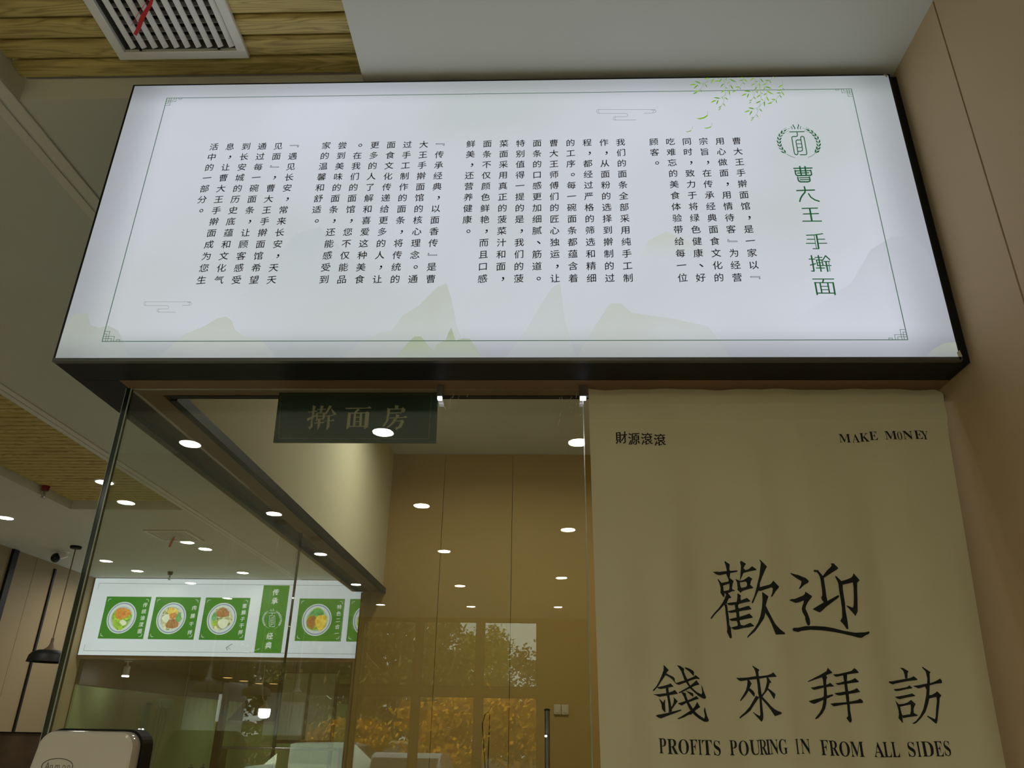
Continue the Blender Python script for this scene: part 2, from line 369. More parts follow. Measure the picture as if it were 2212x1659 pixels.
# header around the noodle room: front, side and inner lining
HB = .874
struct('wall_front', MB().box(-1.16, XR-.001, 1.888, 1.99, HB, CZ-.001), M_head)
sd = MB().box(-1.16, -1.085, 1.991, 5.33, HB, CZ-.001)
struct('wall_side', sd, M_head)
struct('wall_lining', MB().box(-1.084, -1.072, 1.992, 5.329, HB+.012, CZ-.001), M_cream)
rb = thing('wall_back', (0, 5.33, FZ), kind='structure')
xs = [-1.212, -.69, -.196, .42, XR+.0]
for a, b in zip(xs[:-1], xs[1:]):
    build('wall_panel', MB().box(a+.0018, b-.0018, 5.33, 5.36, FZ, CZ-.001), M_wallin, rb)
build('wall_core', MB().box(-1.212, XR, 5.35, 5.43, FZ, CZ-.001), MATS['joint_brown'], rb)
build('end_post', MB().box(-1.218, -1.213, 5.325, 5.432, FZ, HB-.002), M_dark, rb)
# inner track (dark) round the underside
tk = MB().box(-1.072, XR-.002, 1.991, 2.012, HB-.002, HB+.03)
tk.box(-1.071, -1.050, 2.012, 5.325, HB-.008, HB+.025)
struct('trim_3', tk, M_black)
# ------------------------------------------------------------------ the big light box
D = 1.77
sg = thing('lightbox_sign', (-.1, 1.83, HB), 'wide backlit sign with columns of black text and green title above the glass front', 'sign')
def S3(x, z, dy=.0): return (x, D-dy, z)
def SP(lay): return lambda px, py: (lambda p: (p.x, D-lay, p.z))(aty(px, py, D))
def crop(ox, oy, sc, lay):
    g = SP(lay); return lambda x, y: g(ox+x/sc, oy+y/sc)
SX0, SX1, SZ0, SZ1 = -1.274, 1.0575, .8835, 1.8405
build('face', MB().box(SX0, SX1, D, D+.006, SZ0, SZ1), M_sign, sg)
cas = MB().box(-1.279, XR-.002, D+.012, 1.887, HB, 1.846)
build('case', cas, M_black, sg, label='black metal case')
build('side_return', MB().box(-1.279, -1.161, 1.888, 5.32, HB, 1.846), M_black, sg, label='black metal case running back along the side')
fr = MB().box(-1.2795, SX0, D-.001, D+.012, SZ0-.004, SZ1+.004).box(SX1, SX1+.005, D-.001, D+.012, SZ0-.004, SZ1+.004)
fr.box(-1.2795, SX1+.005, D-.001, D+.012, SZ1, SZ1+.004)
build('frame', fr, M_dark, sg)
build('bottom_rail', MB().box(-1.2795, SX1+.006, D-.002, D+.012, HB, SZ0), mat('grey_aluminium', rgb(96, 98, 96), .35, .7), sg, label='grey aluminium rail')
# --- text
P1 = ['曹大王手擀面馆，是一家以﹃', '用心做面，用情待客﹄为经营', '宗旨，在传承经典面食文化的', '同时，致力于将绿色健康、好', '吃难忘的美食体验带给每一位', '顾客。']
P2 = ['我们的面条全部采用纯手工制', '作，从面粉的选择到擀制的过', '程，都经过严格的筛选和精细', '的工序。每一碗面条都蕴含着', '曹大王师傅们的匠心独运，让', '面条的口感更加细腻、筋道。', '特别值得一提的是，我们的菠', '菜面采用真正的菠菜汁和面，', '面条不仅颜色鲜艳，而且口感', '鲜美，还营养健康。']
P3 = ['﹃传承经典，以面香传﹄是曹', '大王手擀面馆的核心理念。通', '过手工制作的面条，将传统的', '面食文化传递给更多的人，让', '更多的人了解和喜爱这种美食', '。在我们的面馆，您不仅能品', '尝到美味的面条，还能感受到', '家的温馨和舒适。']
P4 = ['﹃遇见长安，常来长安，天天', '见面﹄，曹大王手擀面馆希望', '通过每一碗面条，让顾客感受', '到长安城的历史底蕴和文化气', '息，让曹大王手擀面成为您生', '活中的一部分。']
for par, x0, px_ in ((P1, .5755, .0482), (P2, .2375, .04905), (P3, -.2955, .0487), (P4, -.7325, .0487)):
    for i, colm in enumerate(par):
        mb = MB()
        for j, ch in enumerate(colm):
            x = x0-i*px_; z = 1.591-j*.03905; sz = .0282; thin = 0; rise = .10
            if ch in '，。、': x += .016; z += .010; sz = .037; rise = 0; thin = 0
            if ch in '﹃﹄':
                q_ = [(-.46, .10), (.46, .10), (.46, -.18), (.36, -.18), (.36, 0), (-.46, 0), (-.46, .10)]
                if ch == '﹄': q_ = [(-a, -b) for a, b in q_]
                ribbon(mb, [(x+a*.027, z+b*.027) for a, b in q_], .0011, lambda a, b: S3(a, b, .0008)); continue
            if ch in '\u0001': rise = 0; thin = 0; sz = .034; z += .004*(1 if ch == '﹃' else -1)
            for e_ in (-.00022, .00022): put(mb, ch, x+e_, z+e_, sz, lambda a, b: S3(a, b, .0008+e_*.2), thin, rise, .98)
        build('text_column', mb, M_ink, sg)
# --- border with fretwork corners
bd = MB(); bl = lambda a, b: S3(a, b, .0006)
X0, X1, Z0, Z1 = -1.160, .939, .933, 1.7875; lw_ = .0023
for a, b in (((X0, Z0), (X1, Z0)), ((X1, Z0), (X1, Z1)), ((X1, Z1), (X0, Z1)), ((X0, Z1), (X0, Z0))): ribbon(bd, [a, b], lw_, bl)
for cx_, cz_, hx, hz in ((X0, Z0, 1, 1), (X1, Z0, -1, 1), (X0, Z1, 1, -1), (X1, Z1, -1, -1)):
    for poly_ in ([(0, .030), (.0142, .030), (.0142, 0)], [(0, .0225), (.008, .0225), (.008, 0)], [(0, .015), (.0305, .015), (.0305, 0)], [(0, .0085), (.024, .0085), (.024, 0)], [(.038, 0), (.038, .005), (.047, .005), (.047, 0)]):
        ribbon(bd, [(cx_+hx*a, cz_+hz*b) for a, b in poly_], .0013, bl)
build('border_line', bd, M_gline, sg)
# --- cloud motifs
def cloud(f):
    mb = MB()
    for pl in ([(96, 246), (380, 246)], [(96, 246), (90, 251), (89, 256), (91, 261), (96, 265), (235, 265)], [(235, 265), (242, 269), (243, 274), (241, 279), (235, 282), (178, 282)],
               [(178, 282), (172, 286), (171, 291), (173, 295), (178, 298), (285, 298)], [(104, 246), (98, 251), (98, 258), (103, 265)], [(366, 246), (371, 251), (371, 258), (366, 263)],
               [(374, 246), (383, 251), (383, 258), (376, 263), (326, 264)], [(360, 249), (377, 250)], [(184, 283), (180, 288), (180, 293), (184, 297)]):
        ribbon(mb, pl, 2.0, f)
    return mb
build('cloud_motif', cloud(crop(1250, 130, 2.3, .0007)), M_gcloud, sg)
g_ = SP(.0007)
build('cloud_motif', cloud(lambda x, y: g_(311+(x-90)/294*103, 652.3+(y-246)*.425)), M_gcloud, sg)
# --- mountains
for i, (pts, colr, dn) in enumerate((
    ([(520, 640), (640, 505), (690, 490), (760, 560), (880, 650)], rgb(188, 196, 200), .35),
    ([(1700, 700), (1780, 650), (1840, 610), (1880, 540), (1925, 512), (1965, 508), (2005, 545), (2035, 640), (2040, 700)], rgb(182, 188, 194), .4),
    ([(150, 690), (160, 678), (190, 676), (195, 702), (215, 708), (235, 704), (255, 714), (268, 740), (278, 774), (119, 774), (135, 720)], rgb(178, 184, 172), .8),
    ([(340, 774), (380, 738), (400, 722), (440, 705), (470, 688), (488, 684), (500, 692), (508, 713), (530, 728), (562, 733), (580, 752), (600, 774)], rgb(196, 200, 186), .75),
    ([(735, 774), (790, 735), (820, 718), (845, 715), (870, 682), (905, 660), (945, 620), (965, 612), (976, 648), (985, 700), (1000, 740), (1045, 774)], rgb(192, 197, 182), .7),
    ([(1090, 774), (1135, 715), (1180, 640), (1195, 620), (1210, 612), (1220, 690), (1245, 774)], rgb(194, 200, 186), .5),
    ([(1245, 774), (1285, 705), (1318, 656), (1340, 655), (1365, 676), (1450, 688), (1530, 705), (1580, 774)], rgb(194, 198, 182), .6),
    ([(850, 774), (866, 758), (880, 742), (895, 727), (910, 727), (924, 745), (938, 760), (942, 745), (963, 735), (968, 720), (975, 708), (984, 736), (1000, 731), (1015, 732), (1030, 752), (1042, 774)], rgb(172, 184, 150), 1.0),
    ([(1995, 774), (2015, 755), (2040, 741), (2066, 739), (2074, 774)], rgb(176, 182, 166), .9),
    ([(1380, 560), (1400, 520), (1440, 500), (1500, 528), (1560, 560)], rgb(200, 204, 186), .5))):
    f = SP(.0003+.00004*i)
    build('mountain_print', MB().poly([f(*p) for p in pts]), wash('mountain_wash', colr, dn, 0 if i in (0, 1, 9) else .25), sg)
# --- willow branch
f = crop(1480, 150, 9.617, .0009); fl = crop(1480, 150, 9.617, .0010)
stm = MB()
for pl in ([(515, 175), (430, 280), (320, 410), (160, 520)], [(590, 200), (430, 280), (330, 300)], [(800, 180), (830, 380), (830, 540), (790, 700), (690, 858)], [(900, 180), (930, 300), (900, 440), (830, 530), (730, 605)],
           [(1225, 180), (1190, 280), (1130, 370), (1060, 440), (965, 480)], [(1435, 172), (1465, 300), (1450, 450), (1415, 590), (1330, 715)], [(1555, 170), (1540, 290), (1460, 400), (1370, 465)], [(1820, 155), (1750, 240), (1600, 335)],
           [(1640, 330), (1700, 450), (1690, 570), (1640, 680), (1540, 770), (1440, 825)], [(1555, 400), (1575, 600), (1540, 800), (1480, 940), (1360, 1080)], [(2015, 235), (2030, 400), (1990, 500), (1880, 635), (1695, 725)], [(460, 870), (468, 930)], [(552, 1115), (560, 1160)], [(148, 1190), (152, 1240)]):
    ribbon(stm, pl, 6, f)
build('willow_stem', stm, M_stemp, sg)
LV = '''500 182 385 205;330 300 190 245;230 315 80 330;270 320 175 410;390 295 355 340;415 310 460 380;590 190 530 310;320 420 340 480;300 455 180 460;250 475 155 520;700 175 670 220;755 190 710 280;730 240 605 255;860 172 845 240;820 200 800 260;805 295 725 380;810 260 850 275;915 205 1070 270;920 265 865 310;835 375 885 410;825 430 735 495;935 325 1005 425;910 430 930 550;730 605 580 590;650 640 520 700;685 635 650 745;780 570 775 630;825 585 895 640;785 710 838 775;755 770 685 800;740 810 690 858;940 165 960 190;1210 172 1120 185;1205 222 1120 240;1220 200 1295 270;1195 275 1250 320;1130 365 1030 380;1130 370 1155 430;1060 445 965 480;1270 165 1300 185;1425 168 1350 245;1460 245 1510 270;1450 290 1365 350;1555 190 1635 280;1535 285 1560 370;1490 360 1455 430;1530 370 1580 395;1750 230 1650 240;1700 295 1600 335;1755 230 1785 300;1820 155 1875 180;1370 460 1215 455;1280 505 1160 560;1320 500 1285 605;1415 430 1405 490;1460 455 1520 500;1540 415 1490 480;1420 570 1470 630;1390 635 1320 660;1370 685 1325 715;1655 365 1620 470;1660 360 1800 400;1690 450 1840 525;1570 485 1620 515;1565 525 1475 600;1690 500 1620 545;1575 620 1635 650;1565 660 1460 715;1690 570 1745 675;1645 660 1650 785;2025 320 1925 390;2030 395 2060 425;2005 435 1905 445;1990 490 1890 500;2000 465 2062 550;1960 540 2010 600;1880 630 1775 630;1885 635 1900 710;1810 695 1695 725;1440 825 1300 800;1350 855 1220 900;1390 855 1335 965;1500 805 1485 860;1540 820 1605 885;1480 940 1520 1005;1430 1000 1365 1020;1415 1025 1360 1080'''
lv = MB()
for i, s_ in enumerate(LV.split(';')):
    a, b, c, d = map(float, s_.split()); p = Vector((a, b)); q = Vector((c, d)); t = q-p; L_ = t.length; n = Vector((-t.y, t.x))/L_; h = min(17, L_*.11+3)
    lv.cur = i % 2
    lv.add([fl(*p), fl(*(p+t*.3+n*h*.8)), fl(*(p+t*.6+n*h*.9)), fl(*q), fl(*(p+t*.6-n*h*.6)), fl(*(p+t*.25-n*h*.8))], [(0, 1, 2, 3, 4, 5)])
build('willow_leaves', lv, [M_leafp, M_leafd], sg, kind='stuff')
for pl in ([(225, 1020), (300, 1042), (400, 1022), (465, 975), (470, 925), (450, 955), (385, 995), (300, 1016)], [(385, 1218), (450, 1238), (530, 1212), (560, 1160), (540, 1182), (480, 1210)], [(5, 1300), (50, 1312), (110, 1292), (155, 1235), (135, 1257), (70, 1290)]):
    build('fallen_leaf', MB().poly([fl(*p) for p in pl]), M_leafp, sg)
# --- green title, traced stroke by stroke
def strokes(txt, fn):
    mb = MB()
    for s_ in txt.replace('\n', '').split(';'):
        if not s_.strip(): continue
        w, *v = map(float, s_.split()); ribbon(mb, list(zip(v[::2], v[1::2])), w, fn)
    return mb
TA = {'a': '''26 148 251 560 243;34 283 208 300 300 320 408;34 400 212 415 300 430 408;30 178 292 190 370 205 398 235 412 530 405 548 392 540 340 528 292;24 195 308 520 300;24 230 357 490 350;30 238 447 250 510 265 535 300 552 460 552 505 540 515 520 500 442;22 275 462 490 455;22 290 505 500 500''',
 'b': '''28 215 748 615 735;34 385 662 405 735 400 785 335 865 300 930 285 990;28 480 815 530 895 620 955 722 988''',
 'c': '''24 335 1148 682 1140;24 362 1273 705 1262;24 350 1432 772 1430;38 507 1150 528 1270 555 1425'''}
TB = {'a': '''22 225 193 400 187 470 176 592 157;20 240 283 405 282;20 470 282 637 281;20 222 374 415 373;20 500 373 683 371;15 395 190 450 488;36 450 192 475 330 500 488;20 372 493 505 496''',
 'b': '''34 335 650 368 820 395 985;22 286 727 420 727;24 312 862 432 830;22 338 992 400 1000;32 490 650 525 830 555 1000;20 415 690 574 690;26 450 750 480 872;28 570 750 600 872;20 445 746 585 746;18 485 806 560 806;22 470 872 600 872;22 450 926 635 926;26 592 748 652 652 752 742;20 608 778 748 778;20 618 871 778 871;34 662 788 705 1000;15 722 788 755 1000''',
 'c': '''22 365 1173 838 1173;34 605 1182 592 1250;22 405 1255 830 1255;36 420 1255 468 1520;36 822 1255 868 1520;32 530 1262 572 1482;32 702 1262 742 1482;18 560 1335 700 1335;18 575 1412 715 1412;24 468 1488 860 1488'''}
for k in 'abc': build('title_character', strokes(TA[k], crop(1700, 340, 10.367, .0009)), M_gtitle, sg)
for k in 'abc': build('title_character', strokes(TB[k], crop(1720, 490, 10.367, .0009)), M_gtitle, sg)
EMB = '''32 772 432 1040 428 1310 425;34 1040 432 1062 535 1052 585 1010 602 900 602 862 618 855 660 900 930 945 1190 970 1250 1025 1275 1072 1250 1080 1200 1045 990 1008 790 1018 745 1060 728 1180 728;34 1160 1272 1370 1270 1400 1250 1405 1210 1350 890 1308 650 1285 610 1235 595 1195 608 1178 650 1215 870 1250 1080 1238 1122 1190 1140 1080 1146;26 1040 872 1205 870;26 1060 1012 1180 1008 1220 980;22 830 235 850 275 878 325;32 900 172 905 205 968 290 965 322;32 1090 162 1104 200 1072 285 1085 318;22 1185 222 1188 250 1160 300 1168 322;14 668 1246 800 1320 968 1380;14 1698 1232 1600 1310 1442 1372;9 780 298 700 330;9 660 276 540 340;9 745 385 640 445;9 1255 292 1350 325;9 1370 262 1520 330;9 1315 378 1470 445'''
WH = '''505 360 520 440 460 520 440 440;405 470 425 545 400 630 360 555;335 590 380 680 375 755 315 665;300 720 375 810 375 880 305 800;315 860 410 935 430 1000 340 930;350 990 460 1050 520 1120 410 1060;430 1125 540 1160 640 1230 510 1200;690 325 620 400 545 430 575 370;630 450 560 500 470 520 530 465;545 535 490 590 405 635 440 570;490 635 450 720 385 755 410 670;465 745 455 830 390 885 395 800;470 855 490 930 435 1000 420 920;500 960 545 1040 525 1120 475 1040;565 1070 630 1140 640 1225 565 1150;1540 345 1630 400 1660 500 1590 440;1685 450 1760 530 1755 610 1690 540;1795 565 1850 650 1810 730 1785 650;1880 700 1905 790 1845 860 1840 780;1920 835 1920 920 1845 990 1855 900;1920 975 1890 1060 1790 1110 1825 1030;1885 1105 1840 1180 1710 1220 1780 1140;1345 320 1470 340 1545 420 1450 400;1465 440 1560 440 1650 500 1570 495;1570 515 1670 545 1745 610 1640 585;1660 620 1750 650 1805 730 1710 700;1725 720 1800 780 1840 860 1750 800;1755 840 1830 910 1840 985 1770 920;1755 950 1810 1010 1790 1110 1740 1040;1725 1055 1765 1130 1705 1220 1695 1130'''
def emblem(fn):
    mb = strokes(EMB, fn)
    for s_ in WH.split(';'):
        v = list(map(float, s_.split())); mb.poly([fn(v[i], v[i+1]) for i in range(0, 8, 2)])
    return mb
ef = crop(1660, 260, 17.015, .0009)
build('emblem', emblem(ef), M_gtitle, sg, label='green bowl emblem in a wreath of grain')
# small peeled corners of the film
build('film_corner', MB().poly([SP(.002)(*p) for p in ((2066, 762), (2072, 757), (2078, 770), (2074, 779), (2070, 773))]), mat('peeled_film', rgb(190, 190, 170), .5), sg)
build('film_corner', MB().poly([SP(.002)(*p) for p in ((1907, 161), (1915, 162), (1917, 169), (1912, 166))]), MATS['peeled_film'], sg)
# ------------------------------------------------------------------ glass front and side of the noodle room
gp = thing('glass_panel', (-.5, GY, FZ), 'frameless front glass pane of the noodle room below the big sign', 'glass panel')
build('pane', MB().box(-1.150, .117, GY, GY+.010, FZ+.002, HB-.0015), M_glass, gp)
build('polished_edge', MB().box(-1.1635, -1.1505, GY-.002, GY+.012, FZ+.002, HB-.0015), M_edge, gp, label='dark green polished glass edge')
build('edge_bevel', MB().box(-1.1645, -1.1630, GY-.0035, GY-.0005, FZ+.002, HB-.0015).box(-1.1512, -1.148, GY-.003, GY-.0005, FZ+.002, HB-.0015), M_edgel, gp, label='pale bevel line')  # pale strips stand in for the bright highlight along the glass corner
build('right_edge', MB().box(.1172, .1200, GY, GY+.010, FZ+.002, HB-.0015), M_edgel, gp)
for y0, y1, nm in ((1.955, 3.638, 'front'), (3.646, 5.324, 'rear')):
    g = thing('glass_panel', (-1.15, (y0+y1)/2, FZ), '%s side glass pane of the noodle room under the black side case' % nm, 'glass panel')
    build('pane', MB().box(-1.155, -1.145, y0, y1, FZ+.002, HB-.0015), M_glass, g)
    if nm == 'front': build('polished_edge', MB().box(-1.1555, -1.1445, y1+.0005, y1+.0035, FZ+.002, HB-.0015), M_edge, g)
# glue smears in the top corner of the glass
sm = MB()
for k in range(34):
    x = random.choice((random.uniform(-.27, -.19), random.uniform(.05, .115))); z = .865-abs(random.gauss(0, .045)); l = random.uniform(.003, .016)
    a = random.uniform(-.5, .5)
    ribbon(sm, [(x, z), (x+l*math.sin(a), z-l*.6), (x+l*math.sin(a)*1.3, z-l)], random.uniform(.0004, .0011), lambda q, w: (q, GY-.0006, w))
build('glue_smear', sm, mat('dried_glue', rgb(190, 190, 170), .6), gp, kind='stuff')
# green door-plate stuck behind the glass
gs = thing('room_name_plate', (-.508, GY+.012, .72), 'dark green plate with tan characters hanging inside the front glass', 'sign')
YP = GY+.011
pc = [aty(x, y, YP) for x, y in ((603, 848), (590, 956), (942, 957), (947, 848))]
build('plate', MB().prism([(p.x, YP, min(p.z, HB-.002)) for p in pc], (0, .004, 0)), mat('dark_green_vinyl', rgb(12, 40, 18), .45, var=.15), gs)
M_tan = mat('tan_lettering', rgb(168, 160, 132), .6)
def plate(x, y, l=.0006):
    p = aty(640+x/8.508, 860+y/8.508, YP); return (p.x, YP-l, p.z)
CH = {'擀': '''305 130 360 155 345 210 330 300 300 420 300 530 245 580 220 530 262 520 270 440 290 300 300 200;215 248 300 245 375 225 392 245 300 262 220 262;190 380 290 340 385 300 390 320 300 370 210 425;450 135 505 150 470 265 430 265;385 205 520 200 540 190 552 212 390 220;365 280 400 265 395 400 365 430;490 270 540 270 525 360 480 415;390 270 500 268 500 285 395 285;400 325 480 322 480 338 400 340;390 380 480 375 480 390 390 395;400 390 445 390 440 500 395 585 385 575;325 455 480 440 500 428 522 460 330 470;610 132 655 155 560 290 530 310 520 300;640 180 742 295 690 320 650 230;540 325 680 310 680 325 545 338;520 420 650 410 680 385 708 420 520 432;580 335 620 335 610 530 565 590 550 580''',
 '面': '''900 178 1300 178 1350 150 1390 190 915 205;1130 195 1170 215 1100 270 1060 268;955 255 1005 285 985 520 930 580 920 570;1270 265 1305 243 1345 270 1320 530 1255 575 1245 560;985 270 1290 262 1300 280 990 290;1060 285 1100 285 1085 515 1040 515;1170 285 1212 285 1200 515 1155 515;1095 345 1165 343 1165 358 1095 360;1090 425 1160 424 1160 438 1090 440;970 512 1260 512 1260 528 970 530''',
 '房': '''1815 128 1885 145 1870 200 1815 200;1725 195 1930 190 1960 168 2008 205 1985 280 1925 280 1930 208 1725 215;1675 178 1730 200 1715 290 1690 420 1620 520 1580 525 1650 420 1670 300;1715 268 1985 262 1985 280 1715 287;1830 298 1892 310 1880 365 1830 370;1715 358 1960 350 2015 325 2045 362 1715 375;1800 370 1855 375 1800 460 1700 540 1650 545 1740 470;1830 415 1900 415 1940 395 1988 425 1930 540 1830 588 1822 540 1870 530 1925 435 1830 430'''}
def polys(txt, fn):
    mb = MB()
    for s_ in txt.replace('\n', '').split(';'):
        v = list(map(float, s_.split())); mb.poly([fn(v[i], v[i+1]) for i in range(0, len(v)-1, 2)])
    return mb
for k in CH: build('plate_character', polys(CH[k], plate), M_tan, gs)
da = MB()
p0, p1, p2, p3 = (Vector((aty(x, y, YP).x, aty(x, y, YP).z)) for x, y in ((607, 855), (602, 947), (926, 948), (932, 855)))
for a, b in ((p0, p1), (p1, p2), (p2, p3)):
    n = int((b-a).length/.006)
    for i in range(n):
        ribbon(da, [a+(b-a)*(i/n), a+(b-a)*((i+.55)/n)], .0008, lambda q, w: (q, YP-.0005, w))
build('dashed_border', da, M_tan, gs, kind='stuff')
# two bright glints at the head of the glass, built as tiny glowing blocks
for i, (px, nm) in enumerate(((950, 'tiny lit spot lamp at the right end of the green plate'), (1261, 'tiny lit spot lamp above the left corner of the cloth curtain'))):
    p = aty(px, 861, 1.928 if i else 1.928)
    l = thing('spot_lamp', (p.x, 1.928, p.z), nm, 'lamp')
    build('housing', MB().box(p.x-.008-(0 if not i else .004), p.x+.008, 1.920, 1.936, p.z+.004, HB-.0005), M_steel, l, bevel=.001)
    build('lens', MB().box(p.x-.006-(0 if not i else .004), p.x+.006, 1.922, 1.934, p.z-.004, p.z+.0045), emis('led_lens_glow', (.86, .8, 1, 1), 4), l, bevel=.001)
# ------------------------------------------------------------------ cloth curtain with print
CY = 1.925
def ledge(z): return .1325+.004*max(0, .87-z)
def redge(z):
    pts = [(.86, 1.077), (.79, 1.079), (.72, 1.071), (.6, 1.064), (.42, 1.053), (.15, 1.033), (-.06, 1.022), (-.7, 1.0), (-1.2, .99)]
    for (za, xa), (zb, xb) in zip(pts[:-1], pts[1:]):
        if z >= zb: t = (z-zb)/(za-zb); return xb+(xa-xb)*min(t, 1)
    return pts[-1][1]
def cwave(x, z):
    d = max(0, .85-z); a = min(1, d*2.2)
    y = .0085*a*math.sin(x*17+.6)+.005*a*math.sin(x*31+z*1.6)+.0028*math.sin(x*55-z*2)*a
    y += .0012*(1-a)*math.sin(x*44)
    pk = max(0, 1-abs(z-.846)/.022)                     # fabric rounded over the rod
    y -= .007*pk**.6
    y -= .0022 if z > .772 else 0
    return y
nx, zs = 150, []
z = .8615
while z > -1.05: zs.append(z); z -= (.004 if z > .76 else .014)
vs = []; fs = []
for z in zs:
    a, b = ledge(z), redge(z); cr_ = max(0, (z-.845)/.0165)
    for i in range(nx+1):
        u = i/nx; bb = b-.018*cr_**2 if cr_ > 0 else b; x = a+(bb-a)*u
        zz = z+(.0016*math.sin(x*23)+.001*math.sin(x*61) if z > .84 else 0)
        vs.append((x, CY+cwave(x, z), zz))
for j in range(len(zs)-1):
    for i in range(nx): k = j*(nx+1)+i; fs.append((k, k+nx+1, k+nx+2, k+1))
n0 = len(vs); vs2 = vs+[(x, y+.0012, z) for x, y, z in vs]; fs2 = fs+[tuple(i+n0 for i in reversed(f_)) for f_ in fs]
rim_ = [i for i in range(nx+1)]
for i in range(nx): fs2.append((i+1, i, i+n0, i+1+n0)[::-1])
for j in range(len(zs)-1):
    k = j*(nx+1); fs2.append((k, k+nx+1, k+nx+1+n0, k+n0)[::-1]); k += nx; fs2.append((k, k+nx+1, k+nx+1+n0, k+n0))
ct = thing('door_curtain', (.6, CY, -1.05), 'beige cloth door curtain with black brush characters and english words', 'curtain')
build('cloth', MB().add(vs2, fs2), M_cloth, ct, smooth=True)
def CP(x, z): return (x, CY+cwave(x, z)-.0011, z)
def cc(ox, oy, sc):
    def g(x, y):
        p = aty(ox+x/sc, oy+y/sc, CY); return CP(p.x, p.z)
    return g
